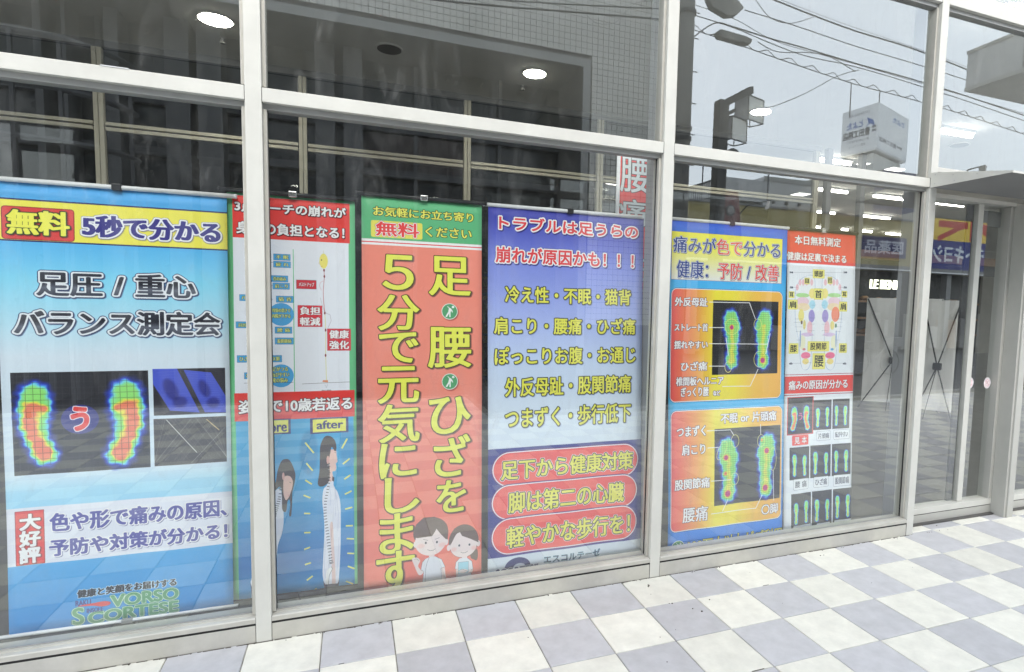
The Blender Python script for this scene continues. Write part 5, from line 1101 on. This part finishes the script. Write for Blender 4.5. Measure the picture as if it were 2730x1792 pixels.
for k in range(26):
    x = xl+.6+k*.9+r_.random()*.3; MB().box(x, x+r_.uniform(.4, .7), sy-1.6, sy-1.1, 0, r_.uniform(.8, 1.5)).build('shop_rack', MT[r_.choice(['oband', 'wood', 'opill', 'oframe', 'storewall'])], ds)
def signprint(name, w, h, base, fn, ppm=160):
    c = Canvas(0, w, 0, h, ppm, base, conv=lambda x, y: (x*w, (1-y)*h)); fn(c); return print_mat(name, c)
a, b = refl(2298, 626, SD), refl(2412, 690, SD); y_ = sy+.03
def f1(c): c.textpx('医薬品', c.W*.07, c.H*.16, c.W*.93, c.H*.84, (214, 216, 226), bold=(2, 2))
sg = thing('drugstore_sign', (b.x, y_, b.z), 'navy sign with white characters on the yellow fascia', 'sign')
printed_quad('print', (b.x, y_, a.z-.02), (a.x, y_, a.z-.02), (a.x, y_, b.z), (b.x, y_, b.z), signprint('navy_sign_print', b.x-a.x, a.z-b.z, (44, 44, 104), f1), sg)
# long shop sign with name and red strokes, seen in the door glass
g2 = 2*0.172; A_ = at(2484, 575, g2-sy-.0); B_ = at(2684, 735, g2-sy); xA, xB = A_[0], A_[0]+(at(2676, 690, g2-sy)[0]-A_[0]); zT, zB = at(2484, 574, g2-sy)[2], at(2484, 722, g2-sy)[2]
def f2(c):
    h = c.H; c.rectpx(-2, h*.44, c.W+2, h+2, (44, 52, 128)); R = (186, 60, 56); L = lambda P, w: c.linepx([(x*c.W, y*h) for x, y in P], w, R)
    L([(.10, .14), (.45, .14)], h*.12); L([(.55, .14), (.92, .14)], h*.12); L([(.40, .16), (.12, .42)], h*.09); L([(.62, .16), (.92, .42)], h*.09); L([(.50, .02), (.50, .42)], h*.07)
    c.textpx('マツモトキヨシ', c.W*.03, h*.52, c.W*.97, h*.84, (222, 230, 236), bold=(4, 3))
sg = thing('drugstore_sign', (xA, y_, zB), 'long yellow and navy drugstore name sign with red strokes, mirrored in the door', 'sign')
printed_quad('print', (xB, sy+.06, zT), (xA, sy+.06, zT), (xA, sy+.06, zB), (xB, sy+.06, zB), signprint('name_sign_print', xB-xA, zT-zB, (232, 196, 70), f2), sg)
# projecting angled sign above the fascia
P1, P2 = refl(2342, 540, SD-.5), refl(2456, 545, SD-2.6); zt1, zb1 = refl(2342, 497, SD-.5).z, refl(2342, 588, SD-.5).z
sg = thing('projecting_sign', (P1.x, P1.y, zb1), 'yellow projecting sign with red strokes above the drugstore, mirrored left of the third mullion', 'sign')
def f3(c):
    h = c.H; c.rectpx(-2, h*.66, c.W+2, h+2, (54, 62, 120)); R = (170, 70, 66); L = lambda P, w: c.linepx([(x*c.W, y*h) for x, y in P], w, R)
    L([(.06, .22), (.94, .22)], h*.10); L([(.5, .02), (.5, .62)], h*.08); L([(.45, .25), (.12, .60)], h*.08); L([(.55, .25), (.9, .60)], h*.08); c.textpx('マツモト', c.W*.06, h*.70, c.W*.9, h*.95, (220, 226, 232), bold=(3, 3))
printed_quad('print', (P2.x, P2.y, zt1), (P1.x, P1.y, zt1), (P1.x, P1.y, zb1), (P2.x, P2.y, zb1), signprint('projecting_print', (Vector((P1.x, P1.y))-Vector((P2.x, P2.y))).length, zt1-zb1, (228, 192, 74), f3), sg)
MB().hull([(P1.x, P1.y-.02, zb1), (P2.x, P2.y-.02, zb1), (P2.x, P2.y-.02, zt1), (P1.x, P1.y-.02, zt1)], [(P1.x+.1, P1.y-.3, zb1), (P2.x+.1, P2.y-.3, zb1), (P2.x+.1, P2.y-.3, zt1), (P1.x+.1, P1.y-.3, zt1)]).build('sign_box', MT['navy'], sg)
# floodlight on the fascia and over the canopy
for k, (P, d) in enumerate([([(1990, 550), (2056, 534), (2058, 550), (2048, 558)], SD-.6), ([(2583, 452), (2626, 441), (2632, 442), (2628, 456)], 9)]):
    A = [refl(x, y, d) for x, y in P]; t = thing('floodlight', A[0], ['small grey floodlight on an arm above the yellow fascia', 'small grey floodlight on an arm mirrored above the entrance canopy'][k], 'floodlight', 'sign floodlights')
    MB().tube([A[0], A[1]], .02, 6).build('arm', MT['steel'], t); MB().hull(A[1:], [a+Vector((.02, -.2, 0)) for a in A[1:]]).build('lamp_head', MT['bead'], t)
    MB().tube([A[0], A[0]+Vector((0, -.5, -.3))], .02, 6).build('bracket', MT['steel'], t)

# farther buildings
def block(name, px0, px1, pyt, d, dep, m, label, zb=-.1):
    a, b = refl(px0, pyt, d), refl(px1, pyt, d); t = thing(name, ((a.x+b.x)/2, a.y, 0), label, 'building')
    MB().box(a.x, b.x, a.y-dep, a.y, zb, a.z).build('wall', MT[m], t); return t, a, b
t, a, b = block('concrete_building', 2036, 2168, 472, 26, 7, 'concrete', 'grey concrete building with a dark recessed stair window behind the yellow drugstore')
zt = a.z; MB().box(refl(1928, 500, 26).x, a.x-.01, a.y-6, a.y+.0, zt-1.5, zt-.25).build('wing_slab', MT['concrete'], t)
MB().box(refl(1940, 500, 26).x, a.x-.01, a.y-6, a.y-.8, 0, zt-1.51).build('recess', MT['opill'], t); MB().box(refl(1985, 500, 26).x, refl(2022, 500, 26).x, a.y-.78, a.y-.7, zt-3.6, zt-1.7).build('window', MT['odark'], t)
for k in range(3): x = refl(2060+k*35, 500, 26).x; MB().box(x, x+.16, a.y+.001, a.y+.10, zt-1.5, zt-1.34).build('vent', MT['steel'], t)
MB().box(a.x, b.x, a.y+.001, a.y+.06, zt-.2, zt+.05).build('coping', MT['oband'], t)
t, a, b = block('beige_office', 2200, 2350, 470, 34, 8, 'storewall', 'beige office building rising behind the drugstore left of the billboard')
for k in range(4):
    for j in range(3):
        x = a.x+.8+k*(b.x-a.x-1.2)/4; z = a.z-1.6-j*2.6; MB().box(x, x+(b.x-a.x)*.16, a.y+.001, a.y+.05, z-1.3, z).build('window', MT['oframe'], t)
t, a, b = block('blue_roof_building', 2352, 2560, 452, 22, 6, 'storewall', 'low building with a blue and yellow striped parapet behind the drugstore')
MB().box(a.x, b.x, a.y+.001, a.y+.08, a.z-.5, a.z-.05).build('blue_stripe', MT['navy'], t); MB().box(a.x, b.x, a.y+.001, a.y+.06, a.z-1.3, a.z-.51).build('yellow_stripe', MT['yellow'], t)
# rooftop billboard block
BD = 40; pc = refl(2343, 271, BD); ztb = pc.z; zbb = refl(2337, 396, BD).z
def to_z(x, y, z):
    d = _ray(x, y); t = (z-CAM[2])/d[2]; p_ = CAM+d*t; return Vector((p_[0], 2*GLASS-p_[1], z))
pL, pR = refl(2247, 303, BD+3.9), refl(2425, 290, BD+2.6)
bb = thing('rooftop_billboard', (pc.x, pc.y, zbb), 'large white two-faced rooftop billboard with mirrored blue and black writing', 'billboard')
def fa(c):
    W_, H_ = c.W, c.H; K1 = (40, 44, 60)
    c.textpx('ＴＯＹＯＤＡ', W_*.06, H_*.10, W_*.62, H_*.17, (90, 96, 110), bold=(0, 0)) if False else c.textpx('地域の未来を創る工務店', W_*.22, H_*.10, W_*.80, H_*.17, (70, 76, 96), bold=(.4, .4))
    c.textpx('とよた', W_*.40, H_*.28, W_*.86, H_*.44, (50, 96, 170), bold=(2, 2)); c.polypx(cr([(W_*.12, H_*.36), (W_*.22, H_*.30), (W_*.30, H_*.26), (W_*.26, H_*.38), (W_*.32, H_*.46), (W_*.20, H_*.42), (W_*.10, H_*.48)]), (50, 96, 170))
    c.textpx('株式', W_*.04, H_*.47, W_*.16, H_*.53, K1, bold=(1, 1)); c.textpx('会社', W_*.04, H_*.55, W_*.16, H_*.61, K1, bold=(1, 1)); c.textpx('豊田工務店', W_*.20, H_*.48, W_*.96, H_*.66, K1, bold=(1.5, 1.5))
    c.textpx('暮らしに寄り添う家づくり', W_*.22, H_*.70, W_*.84, H_*.76, K1, bold=(.4, .4)); c.textpx('新築・リフォーム', W_*.32, H_*.81, W_*.78, H_*.87, K1, bold=(.4, .4))
def fb(c):
    W_, H_ = c.W, c.H; K1 = (60, 66, 84)
    c.textpx('とよた', W_*.15, H_*.14, W_*.55, H_*.27, (60, 110, 180), bold=(2, 2)); c.textpx('株式会社', W_*.18, H_*.73, W_*.36, H_*.79, K1, bold=(1, 1)); c.textpx('豊田工務店', W_*.38, H_*.72, W_*.94, H_*.82, K1, bold=(1, 1))
V3 = lambda p_, z: (p_.x, p_.y, z)
hL, hR = (pc-pL).length, (pR-pc).length
printed_quad('printed_face', V3(pc, ztb), V3(pL, ztb), V3(pL, zbb), V3(pc, zbb), signprint('billboard_left', hL, ztb-zbb, (222, 226, 230), fa, 80), bb)
printed_quad('printed_face', V3(pR, ztb), V3(pc, ztb), V3(pc, zbb), V3(pR, zbb), signprint('billboard_right', hR, ztb-zbb, (222, 226, 230), fb, 80), bb)
pBk = Vector((pL.x+pR.x-pc.x, pL.y+pR.y-pc.y, 0)); ring = [pc, pR, pBk, pL]; ins = [Vector((r_.x, r_.y, 0)).lerp(Vector((pBk.x+pc.x, pBk.y+pc.y, 0))/2, .01) for r_ in ring]
MB().hull([(r_.x, r_.y-.05, zbb-.1) for r_ in ins], [(r_.x, r_.y-.05, ztb) for r_ in ins]).build('billboard_box', MT['whitem'], bb)
MB().hull([(r_.x, r_.y-.3, 0) for r_ in [Vector((r2.x, r2.y, 0)).lerp(Vector((pBk.x+pc.x, pBk.y+pc.y, 0))/2, .10) for r2 in ring]], [(r_.x, r_.y-.3, zbb-.25) for r_ in [Vector((r2.x, r2.y, 0)).lerp(Vector((pBk.x+pc.x, pBk.y+pc.y, 0))/2, .10) for r2 in ring]]).build('tower_wall', mat('pale_tower_wall', (0.62, 0.62, 0.60), 0.7, 0, 0.1, 1), bb)
MB().box(pBk.x-1.2, pBk.x-1.14, pBk.y, pBk.y+.06, ztb, ztb+2.2).build('aerial', MT['steel'], bb)
for (px, py0, py1) in ((2270, 222, 300), (2345, 243, 275)):
    a = refl(px, py0, BD+1); MB().tube([a, (a.x, a.y, refl(px, py1+14, BD+1).z)], .05, 5).build('aerial', MT['steel'], bb)
# stair railing on the roof at the left
a, b = refl(1838, 500, 15), refl(1908, 478, 15); rl = thing('roof_railing', (a.x, a.y, refl(1840, 545, 15).z), 'grey metal roof railing beside the utility pole', 'railing'); zb2 = refl(1840, 546, 15).z
for i in range(13): x = a.x+(b.x-a.x)*i/12; MB().tube([(x, a.y, zb2), (x, a.y, a.z+(b.z-a.z)*i/12)], .018, 5).build('baluster', MT['steel'], rl)
MB().tube([(a.x, a.y, a.z), (b.x, a.y, b.z)], .035, 6).build('handrail', MT['steel'], rl); MB().tube([(a.x, a.y, zb2+.05), (b.x, a.y, zb2+.35)], .035, 6).build('handrail', MT['steel'], rl)
for x_ in (1875, 2050): a = refl(x_, 430, 20); tag(MB().tube([(a.x, a.y, a.z), (a.x, a.y, a.z-5)], .03, 5).build('antenna', MT['steel'], None, a), ['thin roof antenna beside the utility pole', 'thin roof antenna above the concrete building'][x_ > 1900], 'antenna', 'roof antennas')
# concrete overhang mirrored at the top right
a = refl(2580, 145, 6.0); zb3 = refl(2580, 247, 6.0).z
oh = thing('concrete_overhang', (a.x, a.y, zb3), 'grey concrete overhanging balcony block mirrored at the top right', 'balcony')
MB().box(a.x, a.x+7, a.y, a.y+2.4, zb3, a.z).build('slab', MT['concrete'], oh); MB().box(a.x-.02, a.x+7, a.y-.02, a.y+2.42, a.z+.001, a.z+.06).build('coping', MT['oband'], oh); MB().box(a.x-.015, a.x-.001, a.y-.01, a.y+2.4, zb3, zb3+.08).build('edge_band', MT['oband'], oh)
for dy in (1.1,): MB().box(a.x-.012, a.x-.001, a.y+dy, a.y+dy+.03, zb3+.09, a.z-.01).build('panel_joint', MT['opill'], oh)
MB().box(a.x+6, a.x+6.5, a.y+.2, a.y+.6, 0, zb3-.001).build('column', MT['concrete'], oh)

# bicycle parked by the kerb
p = refl(2372, 950, 8.2); bx = thing('bicycle', (p.x, p.y, -.13), 'dark city bicycle parked across the street, faintly mirrored beside the banner stand', 'bicycle')
zc = -.13+.33
for dx in (0, -1.02):
    rim = [(p.x+dx+.31*math.cos(a_), p.y, zc+.31*math.sin(a_)) for a_ in np.linspace(0, 2*math.pi, 25)]; w_ = MB().tube(rim, .018, 6).build('wheel', MT['steel'], bx)
    sp = MB()
    for k in range(10): a_ = k*.628; sp.tube([(p.x+dx, p.y, zc), (p.x+dx+.30*math.cos(a_), p.y, zc+.30*math.sin(a_))], .002, 3)
    s_ = sp.build('spokes', MT['chrome'], w_); s_.location = (0, 0, 0)
MB().tube([(p.x, p.y, zc), (p.x-.12, p.y, zc+.38), (p.x-.17, p.y, zc+.62)], .014, 6).tube([(p.x-.14, p.y, zc+.42), (p.x-.62, p.y, zc-.02), (p.x-1.02, p.y, zc)], .014, 6).tube([(p.x-.62, p.y, zc-.02), (p.x-.74, p.y, zc+.48)], .014, 6).build('frame', MT['bead'], bx)
MB().tube([(p.x-.02, p.y-.22, zc+.68), (p.x-.17, p.y, zc+.64), (p.x-.02, p.y+.22, zc+.68)], .012, 6).build('handlebar', MT['steel'], bx); MB().box(p.x-.87, p.x-.63, p.y-.07, p.y+.07, zc+.48, zc+.54).build('saddle', MT['black'], bx, bevel=.02)
MB().box(p.x+.0, p.x+.28, p.y-.16, p.y+.16, zc+.42, zc+.64).build('basket', MT['bead'], bx)
for o in list(bpy.data.objects):
    if o.parent is None and o.type == 'MESH' and 'kind' not in o.keys() and 'category' not in o.keys(): print('UNTAGGED', o.name)
